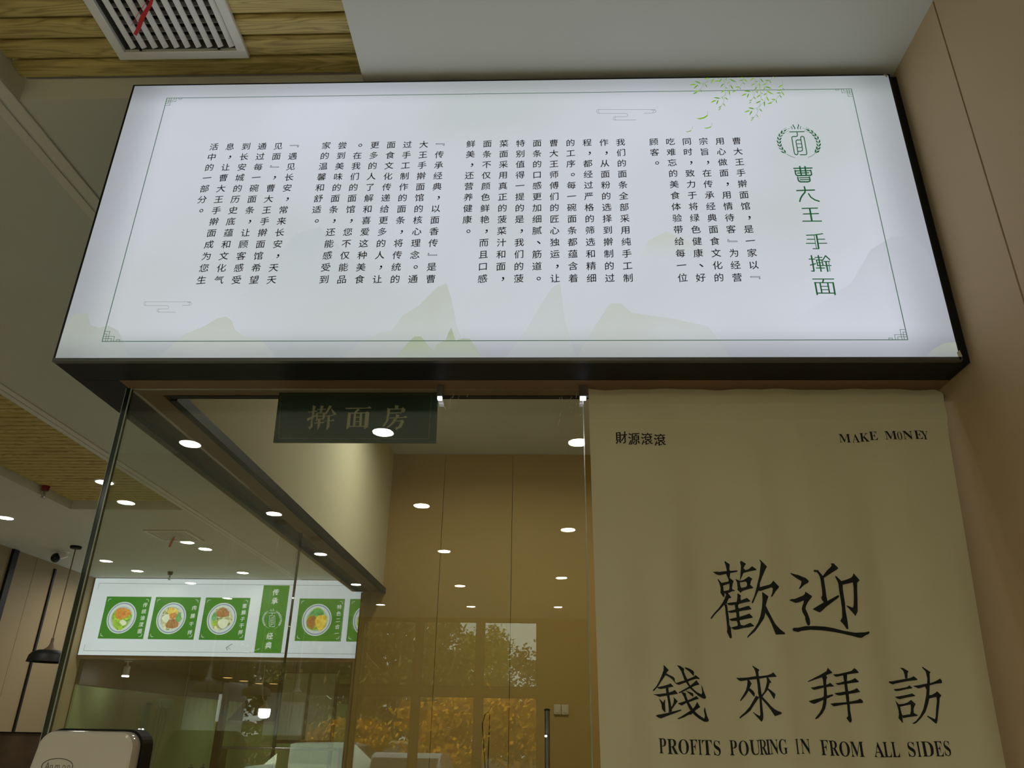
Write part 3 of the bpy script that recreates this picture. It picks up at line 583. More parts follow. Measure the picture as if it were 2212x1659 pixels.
KC = {
'歡': (1520, 1200, 8.73, '''185 295 270 288 300 295 450 280 640 272 650 285 640 298 510 320 430 335 320 360 260 345;415 92 505 155 497 250 515 285 512 340 505 410 490 460 440 340 450 270 430 180 405 110;290 428 350 500 365 505 385 580 395 660 410 720 400 775 385 770 330 690 335 600 310 510 278 440;350 503 480 478 492 415 510 415 578 470 560 530 550 600 555 625 600 645 595 662 560 660 500 690 400 700 390 660 490 640 502 600 500 520 440 535 370 560;708 92 798 155 770 200 755 240 790 272 840 262 905 208 980 272 970 288 860 300 755 325 735 380 705 440 690 500 697 400 710 200 692 120;608 430 690 470 700 560 720 605 745 655 705 698 645 630 655 600 640 500;690 475 760 455 848 395 912 445 885 490 875 555 900 580 930 608 915 622 860 630 740 660 710 640 720 605 800 590 820 560 815 510 795 490 690 500;470 692 538 780 525 792 490 798 455 870 460 890 400 920 340 990 220 1110 160 1190 142 1170 200 1090 300 980 375 875 420 780 440 720 415 700;400 910 455 910 475 1040 495 1190 500 1300 530 1350 535 1420 550 1535 530 1558 510 1545 453 1430 463 1380 450 1240 430 1080 420 960;660 705 712 745 705 800 715 835 700 880 663 930 668 970 690 1000 680 1050 690 1140 700 1180 695 1230 715 1300 760 1310 700 1340 655 1325 655 1270 640 1230 635 1150 630 1080 610 1040 610 980 600 930 635 880 650 780 648 715;455 890 500 880 630 865 715 838 820 795 882 855 870 868 780 880 680 905 540 930 480 920;470 1040 600 1010 690 988 840 945 860 948 903 1010 880 1018 760 1030 620 1060 530 1072 490 1062;495 1190 600 1165 700 1145 868 1092 930 1165 910 1175 800 1190 650 1222 540 1225;530 1350 640 1318 780 1310 885 1265 953 1325 940 1335 850 1350 760 1362 660 1385 590 1390;1040 92 1165 225 1160 240 1130 300 1080 420 1040 540 1042 600 1010 690 970 790 925 905 905 895 908 870 950 760 975 650 1000 540 1030 400 1045 270 1055 150 1030 105;1042 608 1220 565 1250 540 1285 490 1400 605 1380 630 1330 690 1270 785 1248 802 1240 790 1265 720 1275 640 1250 618 1060 680 1000 670;1080 697 1195 785 1165 880 1148 965 1140 1110 1120 1190 1060 1290 970 1430 840 1545 828 1540 850 1500 960 1370 1020 1260 1055 1150 1080 1000 1090 850;1148 960 1210 1090 1270 1210 1320 1300 1400 1390 1470 1445 1508 1465 1508 1498 1330 1503 1300 1430 1250 1300 1200 1190 1140 1090 1120 1000'''),
'迎': (1690, 1200, 8.73, '''150 332 230 358 290 370 430 430 485 480 482 515 410 555 320 637 303 628 335 570 355 500 340 480 270 440 190 385 142 345;112 850 165 825 220 825 390 755 415 725 425 685 545 770 542 795 480 870 440 950 425 1005 470 1100 505 1200 515 1280 505 1320 470 1325 440 1270 420 1190 425 1170 370 1070 358 1010 370 950 390 900 395 850 320 880 240 898 190 878;172 1400 200 1370 290 1365 430 1335 620 1335 800 1345 960 1370 1150 1415 1370 1455 1560 1448 1635 1430 1650 1450 1640 1470 1570 1505 1495 1553 1430 1548 1300 1510 1130 1470 980 1445 750 1418 520 1405 350 1425 290 1448 200 1430;908 150 970 150 1058 238 1035 262 960 305 770 430 782 500 805 650 825 790 842 860 1055 745 1075 768 1050 800 880 925 800 985 740 1045 690 1080 555 1018 680 940 772 888 735 845 718 800 740 760 738 680 725 590 705 460 690 400 660 350 625 315 600 325 570 300 590 278 665 285 680 310 752 390 830 290 910 215 925 190;990 388 1020 390 1115 480 1220 450 1300 415 1330 380 1345 330 1465 462 1415 515 1415 700 1420 900 1422 1050 1380 1142 1320 1070 1215 955 1215 938 1330 985 1345 940 1350 800 1345 600 1330 505 1140 552 1145 650 1165 780 1185 900 1190 1000 1210 1120 1230 1230 1248 1375 1240 1390 1215 1385 1150 1290 1092 1235 1130 1165 1125 1000 1105 850 1075 680 1055 520'''),
'錢': (1400, 1430, 11.853, '''400 85 520 220 480 250 455 295 440 340 420 360 330 500 240 640 215 670 135 750 115 725 210 620 290 470 350 320 385 220 390 130 380 105;455 300 560 350 640 395 665 430 670 500 700 545 840 500 915 480 1000 445 1160 380 1215 335 1325 415 1320 438 1230 430 1110 465 1000 510 900 545 800 585 755 592 690 560 600 450 520 385 440 345;720 95 800 105 905 175 905 260 940 350 990 440 1010 500 1040 560 1090 620 1140 680 1250 770 1370 825 1390 790 1390 730 1365 580 1400 640 1430 740 1495 900 1470 942 1400 925 1280 860 1160 760 1070 680 1010 600 960 530 915 460 880 370 830 240 780 170;930 135 1060 175 1150 225 1175 260 1168 365 1110 310 1040 240 935 170;1240 462 1320 575 1210 605 1130 640 1010 700 900 755 780 805 765 785 900 710 1050 625 1130 560 1200 500;830 770 950 800 965 880 1005 980 1050 1060 1150 1210 1190 1260 1290 1350 1440 1445 1455 1420 1460 1370 1435 1250 1450 1170 1465 1165 1490 1280 1520 1380 1565 1480 1560 1515 1500 1532 1440 1525 1300 1450 1200 1370 1120 1300 1060 1220 1000 1110 950 1020 900 890;940 735 1040 765 1150 805 1155 885 1140 888 1060 830;740 1065 930 1005 1080 955 1240 870 1305 940 1200 970 1080 1015 950 1060 840 1120;1255 1020 1340 1155 1240 1215 1180 1260 1090 1350 1040 1350 900 1420 760 1465 735 1450 850 1385 1000 1290 1110 1230 1200 1130;225 650 440 600 530 570 555 548 642 635 500 660 320 695 250 680;125 830 300 820 500 795 600 760 670 722 748 815 540 850 280 892 200 855;440 655 505 660 520 790 540 900 570 1080 600 1270 520 1290 510 1100 485 930 455 800;265 925 385 1040 395 990 430 960 425 1080 435 1285 420 1290 350 1210 335 1080 300 1000;630 895 735 1000 740 1020 680 1090 590 1215 560 1200 600 1130 635 1050 645 960;190 1375 230 1355 450 1315 620 1270 800 1225 840 1230 835 1245 650 1320 470 1385 330 1445 260 1425'''),
'來': (1580, 1430, 11.853, '''555 88 715 200 690 250 700 350 715 440 740 600 765 790 790 880 775 950 790 1130 815 1330 818 1450 785 1530 760 1515 700 1440 572 1290 580 1278 660 1335 735 1385 750 1340 740 1200 725 950 690 800 680 650 660 490 640 370 620 250 590 170 545 105;155 390 200 402 430 392 620 362 750 362 900 345 990 310 1035 272 1122 380 1090 392 900 400 700 430 480 450 270 482 230 470 160 410;425 450 480 455 535 548 490 650 465 730 400 840 340 920 268 998 252 985 270 940 340 820 395 720 425 600 435 490;480 655 575 735 615 800 605 888 590 880 460 720;880 395 915 395 998 535 955 540 925 660 910 720 850 800 790 890 770 850 830 760 865 640 890 500;915 675 990 730 1088 825 1090 860 1065 955 1050 945 990 830 910 710;640 860 720 900 680 960 600 1090 520 1230 420 1320 270 1430 245 1447 235 1420 260 1385 380 1280 500 1130 590 960;775 870 860 970 920 1040 1000 1140 1080 1215 1160 1260 1235 1290 1248 1310 1240 1335 1180 1355 1090 1390 1050 1340 980 1220 880 1080 775 950'''),
'拜': (1730, 1430, 11.853, '''145 505 260 445 500 320 640 235 670 150 803 280 720 305 625 345 500 400 340 455 180 512;520 390 620 340 660 405 635 440 630 560 640 700 650 860 640 960 630 1080 600 1200 530 1320 430 1430 355 1468 342 1450 370 1410 450 1310 520 1180 550 1040 565 900 570 700 555 560 545 450;230 655 300 655 440 615 560 600 650 580 700 560 730 530 845 625 700 635 560 660 400 700 320 718 280 700;172 1005 330 960 500 920 570 885 700 850 790 828 818 855 790 875 680 925 560 970 430 1030 320 1078 240 1050;810 320 960 310 1180 258 1300 225 1370 155 1420 190 1490 275 1300 300 1180 320 1000 360 885 380;875 545 1000 530 1110 495 1250 480 1340 445 1390 408 1490 500 1470 518 1300 535 1100 570 940 590;848 800 1000 780 1140 755 1250 745 1370 705 1440 665 1525 765 1400 790 1200 825 990 860 910 845;733 1070 870 1050 1150 1030 1330 1000 1460 970 1520 935 1588 990 1590 1050 1350 1065 1100 1090 830 1138;1080 340 1190 310 1180 480 1195 600 1220 760 1240 900 1245 1000 1260 1100 1270 1250 1300 1400 1312 1490 1300 1535 1270 1555 1230 1520 1172 1440 1212 1380 1200 1230 1190 1110 1170 1000 1150 850 1125 650 1110 500'''),
'訪': (1910, 1430, 11.853, '''458 135 540 145 665 230 645 280 642 410 590 420 570 300 540 215;155 490 250 485 560 430 700 405 785 360 872 435 860 460 650 480 330 545 270 568 165 530;290 690 430 675 640 635 690 590 750 640 758 668 640 685 430 732 330 735;318 885 450 870 650 830 760 800 840 860 800 875 640 900 460 945 400 930;325 975 430 1080 465 1150 500 1310 530 1370 520 1430 540 1560 520 1555 412 1430 430 1350 420 1240 380 1100;430 1080 560 1065 660 1030 735 965 845 1070 820 1130 800 1200 805 1300 905 1365 890 1378 740 1400 530 1435 530 1365 720 1335 735 1250 735 1150 725 1085 600 1110 450 1145;955 130 975 125 1165 265 1140 300 1150 450 1155 545 1240 515 1330 470 1390 425 1440 490 1440 545 1300 560 1150 600 1150 720 1145 850 1200 845 1290 790 1325 750 1430 860 1390 920 1385 1050 1370 1250 1350 1500 1330 1588 1290 1560 1105 1390 1120 1372 1290 1465 1305 1400 1310 1200 1325 1000 1310 890 1150 935 1125 1080 1070 1280 980 1430 870 1560 810 1588 775 1565 860 1510 950 1380 1020 1200 1050 1030 1075 850 1080 720 1045 630 900 675 770 610 900 590 1090 550 1090 420 1050 250''')}
def drape(o):
    bm = bmesh.new(); bm.from_mesh(o.data); w = Vector(o['_w'])
    for _ in range(3):
        ed = [e for e in bm.edges if e.calc_length() > .007]
        if not ed: break
        bmesh.ops.subdivide_edges(bm, edges=ed, cuts=1); bmesh.ops.triangulate(bm, faces=bm.faces[:])
    for v in bm.verts: v.co.y = CY+cwave(v.co.x+w.x, v.co.z+w.z)-.0013-w.y
    bm.to_mesh(o.data); bm.free()
for k, (ox, oy, sc, t) in KC.items(): drape(build('brush_character', polys(t, cc(ox, oy, sc)), M_inkc, ct))
mb = MB()
for ch, x, y in (('財', 1342, 946), ('源', 1369, 949), ('滾', 1397, 949), ('滾', 1425, 951)):
    p = aty(x, y, CY)
    for dx_, dz_ in ((-.0005, 0), (.0005, .0005)): put(mb, ch, p.x+dx_, p.z+dz_, .0365, CP, 0, .06, .88)
build('brush_caption', mb, M_inkc, ct)
def serif(ch):
    return chr(0x1D400+ord(ch)-65)
def letters(items, h, thin, wx=1.0):
    mb = MB()
    for ch, x0, x1, yc in items:
        a = aty(x0, yc, CY); b = aty(x1, yc, CY)
        vs_, fs_ = glyph(serif(ch), thin); xs_ = [v[0] for v in vs_]; ys_ = [v[1] for v in vs_]
        sx = (b.x-a.x)/(max(xs_)-min(xs_)); cyy = (max(ys_)+min(ys_))/2; hh = h/(max(ys_)-min(ys_)); cx_ = (max(xs_)+min(xs_))/2
        mb.add([CP((a.x+b.x)/2+(v[0]-cx_)*sx, a.z+(v[1]-cyy)*hh) for v in vs_], fs_)
    build('printed_word', mb, M_inkc, ct)
k = 1/10.055
mm = [('M', 125, 378, 265), ('A', 410, 575, 262), ('K', 582, 785, 245), ('E', 785, 958, 215), ('M', 1110, 1362, 212), ('O', 1375, 1480, 228), ('N', 1500, 1712, 212), ('E', 1752, 1930, 200), ('Y', 1910, 2055, 208)]
for w_ in (mm[:4], mm[4:]): letters([(c, 1800+a*k, 1800+b*k, 920+y*k) for c, a, b, y in w_], .0235, -.004)
k = 650/2212
pp = [('P', 45, 98, 105), ('R', 105, 180, 110), ('O', 185, 262, 112), ('F', 270, 328, 114), ('I', 335, 360, 116), ('T', 365, 440, 118), ('S', 452, 502, 122), ('P', 572, 628, 120), ('O', 640, 715, 122), ('U', 722, 795, 118), ('R', 790, 842, 116), ('I', 835, 862, 115), ('N', 860, 915, 114), ('G', 918, 978, 111), ('I', 1040, 1062, 110), ('N', 1078, 1150, 110),
      ('F', 1228, 1285, 118), ('R', 1292, 1362, 122), ('O', 1368, 1450, 128), ('M', 1455, 1555, 130), ('A', 1622, 1695, 132), ('L', 1695, 1755, 133), ('L', 1760, 1822, 133), ('S', 1892, 1945, 132), ('I', 1958, 1982, 131), ('D', 1990, 2068, 129), ('E', 2075, 2130, 127), ('S', 2138, 2180, 124)]
for i, j in ((0, 7), (7, 14), (14, 16), (16, 20), (20, 23), (23, 28)): letters([(c, 1410+a*k, 1410+b*k, 1580+y*k) for c, a, b, y in pp[i:j]], .0305, -.004)
rd = MB().tube([(.122, CY+.001, .8445), (1.085, CY+.001, .8445)], .0045, 12)
build('curtain_rod', rd, M_steel, ct, smooth=True)
# ------------------------------------------------------------------ ceiling vents
def vent(x0, y0, size, z, label, ribbonlen, rib):
    """white grille: frame, blades running in y, cross vanes above, red tell-tale ribbon"""
    x1, y1 = x0+size, y0+size; b = .030*size/.42
    v = thing('ceiling_vent', ((x0+x1)/2, (y0+y1)/2, z-.016), label, 'vent')
    fr = MB().box(x0, x1, y1-b, y1, z-.016, z).box(x0, x1, y0, y0+b, z-.016, z).box(x0, x0+b, y0+b, y1-b, z-.016, z).box(x1-b, x1, y0+b, y1-b, z-.016, z)
    build('frame', fr, M_white, v, bevel=.002, seg=1)
    return v, x0+b, x1-b, y0+b, y1-b
def vent_blades(v, x0, x1, y0, y1, z, n=11, w=.022):
    base = None
    for i in range(n):
        cx = x0+(x1-x0)*(i+.6)/n
        if base is None:
            ang = .55; pr = []
            for k in range(7):
                t = k/6-.5; pr.append((t*w*math.cos(ang)+.004*(1-4*t*t), t*w*math.sin(ang)))
            top = [(a, b) for a, b in pr]; bot = [(a+.0022, b-.0022) for a, b in reversed(pr)]
            b_ = MB().prism([(cx+a, y0, z+.002+b) for a, b in top+bot], (0, y1-y0, 0))
            base = build('blade', b_, M_white, v, smooth=False); bx = cx
        else:
            c = base.copy(); C.objects.link(c); c.parent = v; c.location = (cx-bx, 0, 0); c.rotation_euler = (0, 0, 0)
v1, a0, a1, b0, b1 = vent(VX, VY, VS, V1Z, 'white ceiling vent with slanted blades and a red ribbon set in the pine boards', .1, True)
vent_blades(v1, a0+.01, a1, b0, b1-.012, V1Z-.009, 10, .017)
cv = MB()
for i in range(12):
    y = b0+(b1-b0)*(i+.5)/12; cv.box(a0, a1, y-.0012, y+.0012, V1Z+.022, V1Z+.040)
build('cross_vanes', cv, mat('grey_vane', rgb(170, 172, 170), .5), v1)
dl = MB(); e_ = .012
for q in ((a0-e_, a0, b0-e_, b1+e_), (a1, a1+e_, b0-e_, b1+e_), (a0, a1, b0-e_, b0), (a0, a1, b1, b1+e_)): dl.box(*q, V1Z, V1Z+.16)
dl.box(a0-e_, a1+e_, b0-e_, b1+e_, V1Z+.16, V1Z+.165)
build('duct_liner', dl, mat('duct_grey', rgb(96, 96, 90), .7), v1)
for px in (305, 475):
    p = atz(px, 101.5, V1Z); build('screw_head', MB().lathe((p.x, b1-.006, V1Z-.012), [(.0001, -.001), (.004, -.001), (.004, .004)], 12), M_black, v1)
def rstrip(top, dx, dy, length, w):
    mb = MB(); P = []
    for i in range(9):
        t = i/8; P.append(Vector(top)+Vector((dx*t+.002*math.sin(t*9), dy*t, -length*t)))
    for i in range(8):
        a, b = P[i], P[i+1]; ww = Vector((w/2*math.cos(i*.15), w/2*math.sin(i*.3), 0))
        mb.add([a-ww, a+ww, b+ww, b-ww, a-ww+Vector((0, .0006, 0)), a+ww+Vector((0, .0006, 0)), b+ww+Vector((0, .0006, 0)), b-ww+Vector((0, .0006, 0))], [(0, 1, 2, 3), (7, 6, 5, 4), (0, 4, 5, 1), (3, 2, 6, 7)])
    return mb
top = atz(330, -6, V1Z-.018); bot = atz(291, 74, V1Z-.04)
build('ribbon', rstrip((top.x, top.y, V1Z-.020), bot.x-top.x, bot.y-top.y, .022, .010), M_red, v1, label='red fabric ribbon')
tb = atz(324, -6, V1Z-.018); bb_ = atz(284, 55, V1Z-.04)
build('ribbon_thread', MB().tube([(tb.x, tb.y, V1Z-.020), ((tb.x+bb_.x)/2-.004, (tb.y+bb_.y)/2, V1Z-.032), (bb_.x, bb_.y, V1Z-.040)], .0006, 6), M_red, v1)
# second vent, far
q0 = atz(350, 1165.5, CZ-.012); q1 = atz(423, 1165.5, CZ-.012)
v2, a0, a1, b0, b1 = vent(-4.09, 7.70, .46, CZ-.0005, 'small white ceiling vent far back beside the downlights, a red ribbon hanging from it', .2, True)
vent_blades(v2, a0, a1, b0, b1, CZ-.008, 13, .012)
build('back_plate', MB().box(a0-.005, a1+.005, b0-.005, b1+.005, CZ-.003, CZ-.0008), mat('dim_grey_plate', rgb(120, 120, 108), .7), v2)  # darker plate stands in for the shaded cavity behind the blades
build('ribbon', rstrip((-3.86, 7.93, CZ-.017), -.03, 0, .11, .022), M_red, v2, label='red ribbon')
# ------------------------------------------------------------------ downlights
def downlight(x, y, z, label, r=.076):
    l = thing('ceiling_light', (x, y, z-.012), label, 'ceiling light', 'round downlights in the hall ceiling')
    build('ring', MB().lathe((x, y, z-.010), [(r*.92, .004), (r*.94, -.001), (r*1.12, .002), (r*1.16, .0095)], 32), M_white, l, smooth=True)
    build('diffuser', MB().lathe((x, y, z-.009), [(.0001, -.001), (r*.6, -.0008), (r*.93, 0), (r*.93, .004), (.0001, .004)], 32), M_lamp, l, smooth=True)
    sl_ = bpy.data.lights.new('beam', 'AREA'); sl_.shape = 'DISK'; sl_.size = r*1.8; sl_.energy = BEAM; sl_.color = (1, .96, .83); sl_.spread = math.radians(165)
    so = bpy.data.objects.new('beam', sl_); C.objects.link(so); so.parent = l; so.location = (0, 0, .0005); so['_w'] = (0, 0, 0)
    return l
vis = [(-3.765, 6.283, WZ, 'round downlight set in the pine boards of the far tray, beside the glass edge'), (-3.848, 8.235, CZ, 'round downlight right beside the small far vent'),
       (-3.848, 9.963, CZ, 'round downlight above the middle of the menu board'), (-5.236, 7.23, CZ, 'round downlight cut by the left edge of the picture'), (-5.213, 9.902, CZ, 'round downlight above the left end of the menu board')]
first_l = downlight(*vis[0])
def more_light(x, y, z, label):
    c = copy_tree(first_l, (x, y, z-.012), label)
    for ch in c.children:
        if ch.type == 'LIGHT' and main_beam: ch.data = main_beam
    return c
main_beam = None
vl = [first_l]+[more_light(*v_) for v_ in vis[1:]]
far_beam = None
for o_ in vl:
    for ch in o_.children:
        if ch.type == 'LIGHT':
            if far_beam is None: far_beam = ch.data.copy(); far_beam.energy = BEAM*1.35; main_beam = ch.data
            ch.data = far_beam
def real(yv): return 2*GY-yv
ORD = ('nearest', 'second', 'third', 'fourth', 'farthest')
for desc, col_ in (('the row mirrored over the dark side beam', ((-2.5, 5.09), (-2.5, 7.0), (-2.52, 8.77), (-2.54, 10.73), (-2.54, 12.54))),
                   ('the row mirrored below the green plate', ((-1.066, 4.851), (-1.06, 6.69), (-1.07, 8.57), (-1.10, 10.76), (-1.10, 12.64))),
                   ('the row mirrored along the right glass edge', ((.27, 5.04), (.28, 7.54), (.28, 10.1), (.29, 12.59))),
                   ('the row mirrored left of the side beam', ((-3.74, 6.64), (-3.78, 8.55))),
                   ('the row mirrored over the menu board', ((-5.3, 9.27), (-4.87, 10.75), (-4.84, 12.05)))):
    for k_, (x, yv) in enumerate(col_):
        y = real(yv); more_light(x, y, WZ if T1[0] < x < T1[1] and y > T1[2] else CZ, 'hall downlight, %s of %s' % (ORD[k_], desc))
rl = [more_light(-.54, 4.05, CZ, 'downlight inside the noodle room hidden above the header'), more_light(.35, 4.05, CZ, 'downlight inside the noodle room near the doorway')]  # doorway lamp is unseen, added to light the tan back wall
for o_ in rl:
    for ch in o_.children:
        if ch.type == 'LIGHT': ch.data = ch.data.copy(); ch.data.energy = BEAM*.72
# ------------------------------------------------------------------ sprinklers
def sprinkler(x, y, z, label, collar):
    s = thing('sprinkler', (x, y, z-.11), label, 'sprinkler')
    build('collar', MB().lathe((x, y, z-.045), [(.012, 0), (.030, .004), (.034, .044)], 18), collar, s, smooth=True)
    build('stem', MB().tube([(x, y, z-.045), (x, y, z-.075)], .010, 10), M_steel, s, smooth=True)
    arms = MB().tube([(x-.008, y, z-.07), (x-.016, y, z-.085), (x-.004, y, z-.100)], .0035, 6).tube([(x+.008, y, z-.07), (x+.016, y, z-.085), (x+.004, y, z-.100)], .0035, 6)
    arms.tube([(x, y, z-.075), (x, y, z-.1)], .003, 6)
    build('yoke', arms, M_steel, s)
    build('deflector', MB().lathe((x, y, z-.105), [(.0001, 0), (.022, 0), (.022, .003), (.0001, .004)], 16), M_steel, s)
sprinkler(-4.372, 6.43, WZ, 'sprinkler head with a red collar at the edge of the far pine tray', mat('dark_red_paint', rgb(120, 26, 20), .5))
sprinkler(-4.81, 9.976, CZ, 'grey sprinkler head in the white ceiling above the menu board', M_dark)
# ------------------------------------------------------------------ pendant lamps
def pendant(x, y, ztop, zsh, label, m_sh, m_cord, r=.20, group=None, hole=False):
    p = thing('pendant_lamp', (x, y, zsh-.12), label, 'lamp', group)
    build('canopy', MB().lathe((x, y, ztop-.03), [(.0001, 0), (.055, .002), (.062, .012), (.06, .03)], 24), M_black if m_sh is M_black else m_sh, p, smooth=True)
    build('cord', MB().tube([(x, y, ztop-.03), (x, y, zsh+.14)], .006, 8), m_cord, p)
    build('socket', MB().lathe((x, y, zsh), [(.075*r/.2, .015), (.03*r/.2, .05), (.016, .085), (.014, .14), (.006, .142)], 20), m_cord, p, smooth=True)
    prof = [(.045, .02), (.11, .015), (.16, -.005), (.188, -.04), (.200, -.105), (.196, -.105), (.183, -.043), (.155, -.012), (.11, .008), (.045, .012), (.0001, .012)]
    build('shade', MB().lathe((x, y, zsh), [(a*r/.2, b*r/.2) for a, b in [(.0001, .021)]+prof], 36), m_sh, p, smooth=True)
    return p
pz = aty(101, 1408, 8.509).z
pl = pendant(-5.245, 8.509, CZ, pz, 'black dome pendant lamp hanging by the far left wall', M_black, mat('brown_cord', rgb(92, 74, 52), .6))
# dome camera on the left wall
cp_ = atz(124, 1206, 1.795)
dc = thing('security_camera', (cp_.x, cp_.y, cp_.z-.06), 'white ceiling security camera with a round black lens ball by the left wall', 'camera')
build('bracket', MB().lathe((cp_.x+.05, cp_.y, CZ-.012), [(.06, 0), (.07, .004), (.07, .0115)], 24), M_white, dc, smooth=True)
build('body', MB().tube([(cp_.x+.05, cp_.y, CZ-.012), (cp_.x+.05, cp_.y, CZ-.035), (cp_.x+.065, cp_.y+.01, 1.80)], [.05, .055, .05], 24), M_white, dc, smooth=True)
build('lens_ball', MB().lathe((cp_.x, cp_.y-.03, cp_.z), [(.0001, -.055)]+[(.055*math.cos(a), .055*math.sin(a)) for a in [-1.2, -.8, -.4, 0, .4, .8, 1.2]]+[(.0001, .055)], 24), mat('black_gloss', rgb(14, 14, 14), .1), dc, smooth=True)
# ------------------------------------------------------------------ menu light box
MY = 10.45
mn = thing('menu_lightbox', (-4.2, MY, MBZ), 'long backlit menu board with bowls of noodles on green squares', 'menu board')
build('face', MB().box(-6.055, -1.9, MY, MY+.012, .872, 1.862), M_menu, mn)
build('case', MB().box(-6.062, -1.893, MY+.006, YM-.001, .866, 1.868), M_dark, mn)
ln = MB(); mf = lambda l: (lambda x, z: (x, MY-l, z))
for z in (.925, 1.795): ribbon(ln, [(-5.99, z), (-1.95, z)], .006, mf(.001))
for pl_ in ([(-5.99, .925), (-5.99, 1.0)], [(-5.99, 1.795), (-5.99, 1.72)]): ribbon(ln, pl_, .006, mf(.001))
build('border_line', ln, M_pline, mn)
F_or = food('minced_meat_print', rgb(196, 110, 40), rgb(230, 160, 60)); F_gr = food('greens_print', rgb(90, 160, 30), rgb(190, 220, 60)); F_dg = food('dark_greens_print', rgb(40, 130, 60), rgb(110, 200, 120))
F_wh = food('egg_white_print', rgb(225, 228, 210), rgb(240, 240, 200), 25); F_br = food('brown_mince_print', rgb(140, 84, 40), rgb(190, 130, 70), 50); F_ye = food('yellow_egg_print', rgb(220, 170, 20), rgb(250, 225, 100), 30)
F_mix = food('diced_vegetable_print', rgb(120, 130, 70), rgb(240, 236, 190), 35)
def blob(cx, cz, rx, rz, ph, lay):
    n = 22; f_ = mf(lay)
    return MB().poly([f_(cx+rx*math.cos(a)*(1+.09*math.sin(3*a+ph)+.05*math.sin(7*a+ph*2)), cz+rz*math.sin(a)*(1+.09*math.sin(3*a+ph))) for a in [2*PI*k/n for k in range(n)]])
bowls = [((-5.84, -5.228), '传统油泼面', [(F_gr, 0, -.01, .13, .14), (F_or, .0, .055, .105, .075), (F_wh, .03, -.07, .05, .04), (F_gr, -.03, -.10, .06, .03)]),
         ((-5.167, -4.553), '肉臊干拌', [(F_mix, 0, 0, .135, .145), (F_ye, .0, .09, .07, .045), (F_br, .03, -.075, .085, .06), (F_dg, .1, .01, .035, .06), (F_wh, -.07, .0, .05, .05), (F_or, .02, .03, .05, .04)]),
         ((-4.484, -3.876), '素臊子干拌', [(F_mix, 0, 0, .135, .145), (F_br, .0, .075, .09, .06), (F_dg, -.105, .02, .03, .06), (F_gr, -.09, -.06, .035, .04), (F_wh, .03, -.06, .07, .06)]),
         ((-3.209, -2.598), '特色二合一', [(F_gr, 0, 0, .135, .145), (F_dg, .0, .09, .09, .05), (F_br, -.065, -.03, .065, .085), (F_ye, .06, -.03, .075, .1)]),
         ((-2.528, -1.93), '', [(F_gr, 0, 0, .135, .145), (F_br, -.03, .05, .08, .06)])]
for i, ((xa, xb), txt, bl_) in enumerate(bowls):
    build('green_square', MB().poly([mf(.0015)(*p) for p in ((xa, 1.078), (xb, 1.078), (xb, 1.621), (xa, 1.621))]), M_pgreen, mn)
    f_ = mf(.0022); mk = MB()
    for cx, cz, hx, hz in ((xa+.03, 1.108, 1, 1), (xb-.03, 1.108, -1, 1), (xa+.03, 1.591, 1, -1), (xb-.03, 1.591, -1, -1)):
        ribbon(mk, [(cx, cz+.035*hz), (cx+.004*hx, cz+.008*hz), (cx+.035*hx, cz)], .006, f_)
    for j, ch in enumerate(txt):
        for e_ in (-.0015, .0015): put(mk, ch, xb-.065+e_, 1.515-j*.42/len(txt)-(0.03 if len(txt) == 4 else 0)+e_, .064, f_, 0, .1)
    build('white_lettering', mk, M_pwhite, mn)
    cx, cz = xa+.262, 1.348; rx, rz = .198, .205
    def disc(r, lay): return MB().poly([mf(lay)(cx+rx*r*math.cos(2*PI*k/40), cz+rz*r*math.sin(2*PI*k/40)) for k in range(40)])
    bw = build('bowl_print', disc(1, .0026), M_pwhite, mn)
    build('bowl_rim', disc(.93, .0028), M_pblue, bw); build('bowl_inside', disc(.87, .0030), M_pwhite, bw); build('bowl_ring', disc(.72, .0032), emis('pale_grey_print', rgb(180, 190, 200)), bw)
    for j, (m_, dx, dz, ax, az) in enumerate(bl_): build('food_print', blob(cx+dx, cz+dz, ax, az, i+j, .0034+.0002*j), m_, bw)
bp = MB().poly([mf(.0015)(*p) for p in ((-3.722, .925), (-3.367, .925), (-3.367, 1.789), (-3.722, 1.789))]); build('green_banner', bp, M_pgreen, mn)
tx = MB(); f_ = mf(.0024)
for ch, z in (('传', 1.70), ('承', 1.585), ('经', 1.135), ('典', 1.02)): [put(tx, ch, -3.545+e_, z+e_, .088, f_, 0, .1) for e_ in (-.003, 0, .003)]
build('white_lettering', tx, M_pwhite, mn)
build('emblem', emblem(lambda x, y: (-3.545+(x-1110)*.000165, MY-.0026, 1.36-(y-760)*.000205)), M_pwhite, mn)
build('check_mark', strokes('.012 -4.03 1.03 -4.10 .985 -4.08 .955;.008 -4.08 .985 -4.04 .965', mf(.0015)), M_pline, mn)
# ------------------------------------------------------------------ kitchen behind the counter, dim
def K(px, py, Y): return aty(px, py, Y)
# hanging white track spots
def track_spot(px, py0, py1, Y, label, lit=True):
    a = K(px, py0, Y); b = K(px, py1, Y); t = thing('spot_lamp', (b.x, Y, b.z), label, 'lamp'); r = .045; x = (a.x+b.x)/2
    build('mount', MB().lathe((x, Y, a.z), [(.012, 0), (.012, .05), (.05, MBZ-a.z-.012), (.05, MBZ-a.z-.001)], 16), M_white, t, smooth=True)
    build('barrel', MB().lathe((x, Y, b.z+.015), [(r, 0), (r, a.z-b.z-.03), (r*.6, a.z-b.z-.015)], 20), M_white, t, smooth=True)
    build('lens', MB().lathe((x, Y, b.z), [(.0001, 0), (r*1.02, 0), (r*1.02, .0145), (.0001, .0145)], 20), M_bulb, t)
track_spot(273, 1438, 1462, 11.2, 'white cylinder spot lamp hanging below the menu board')
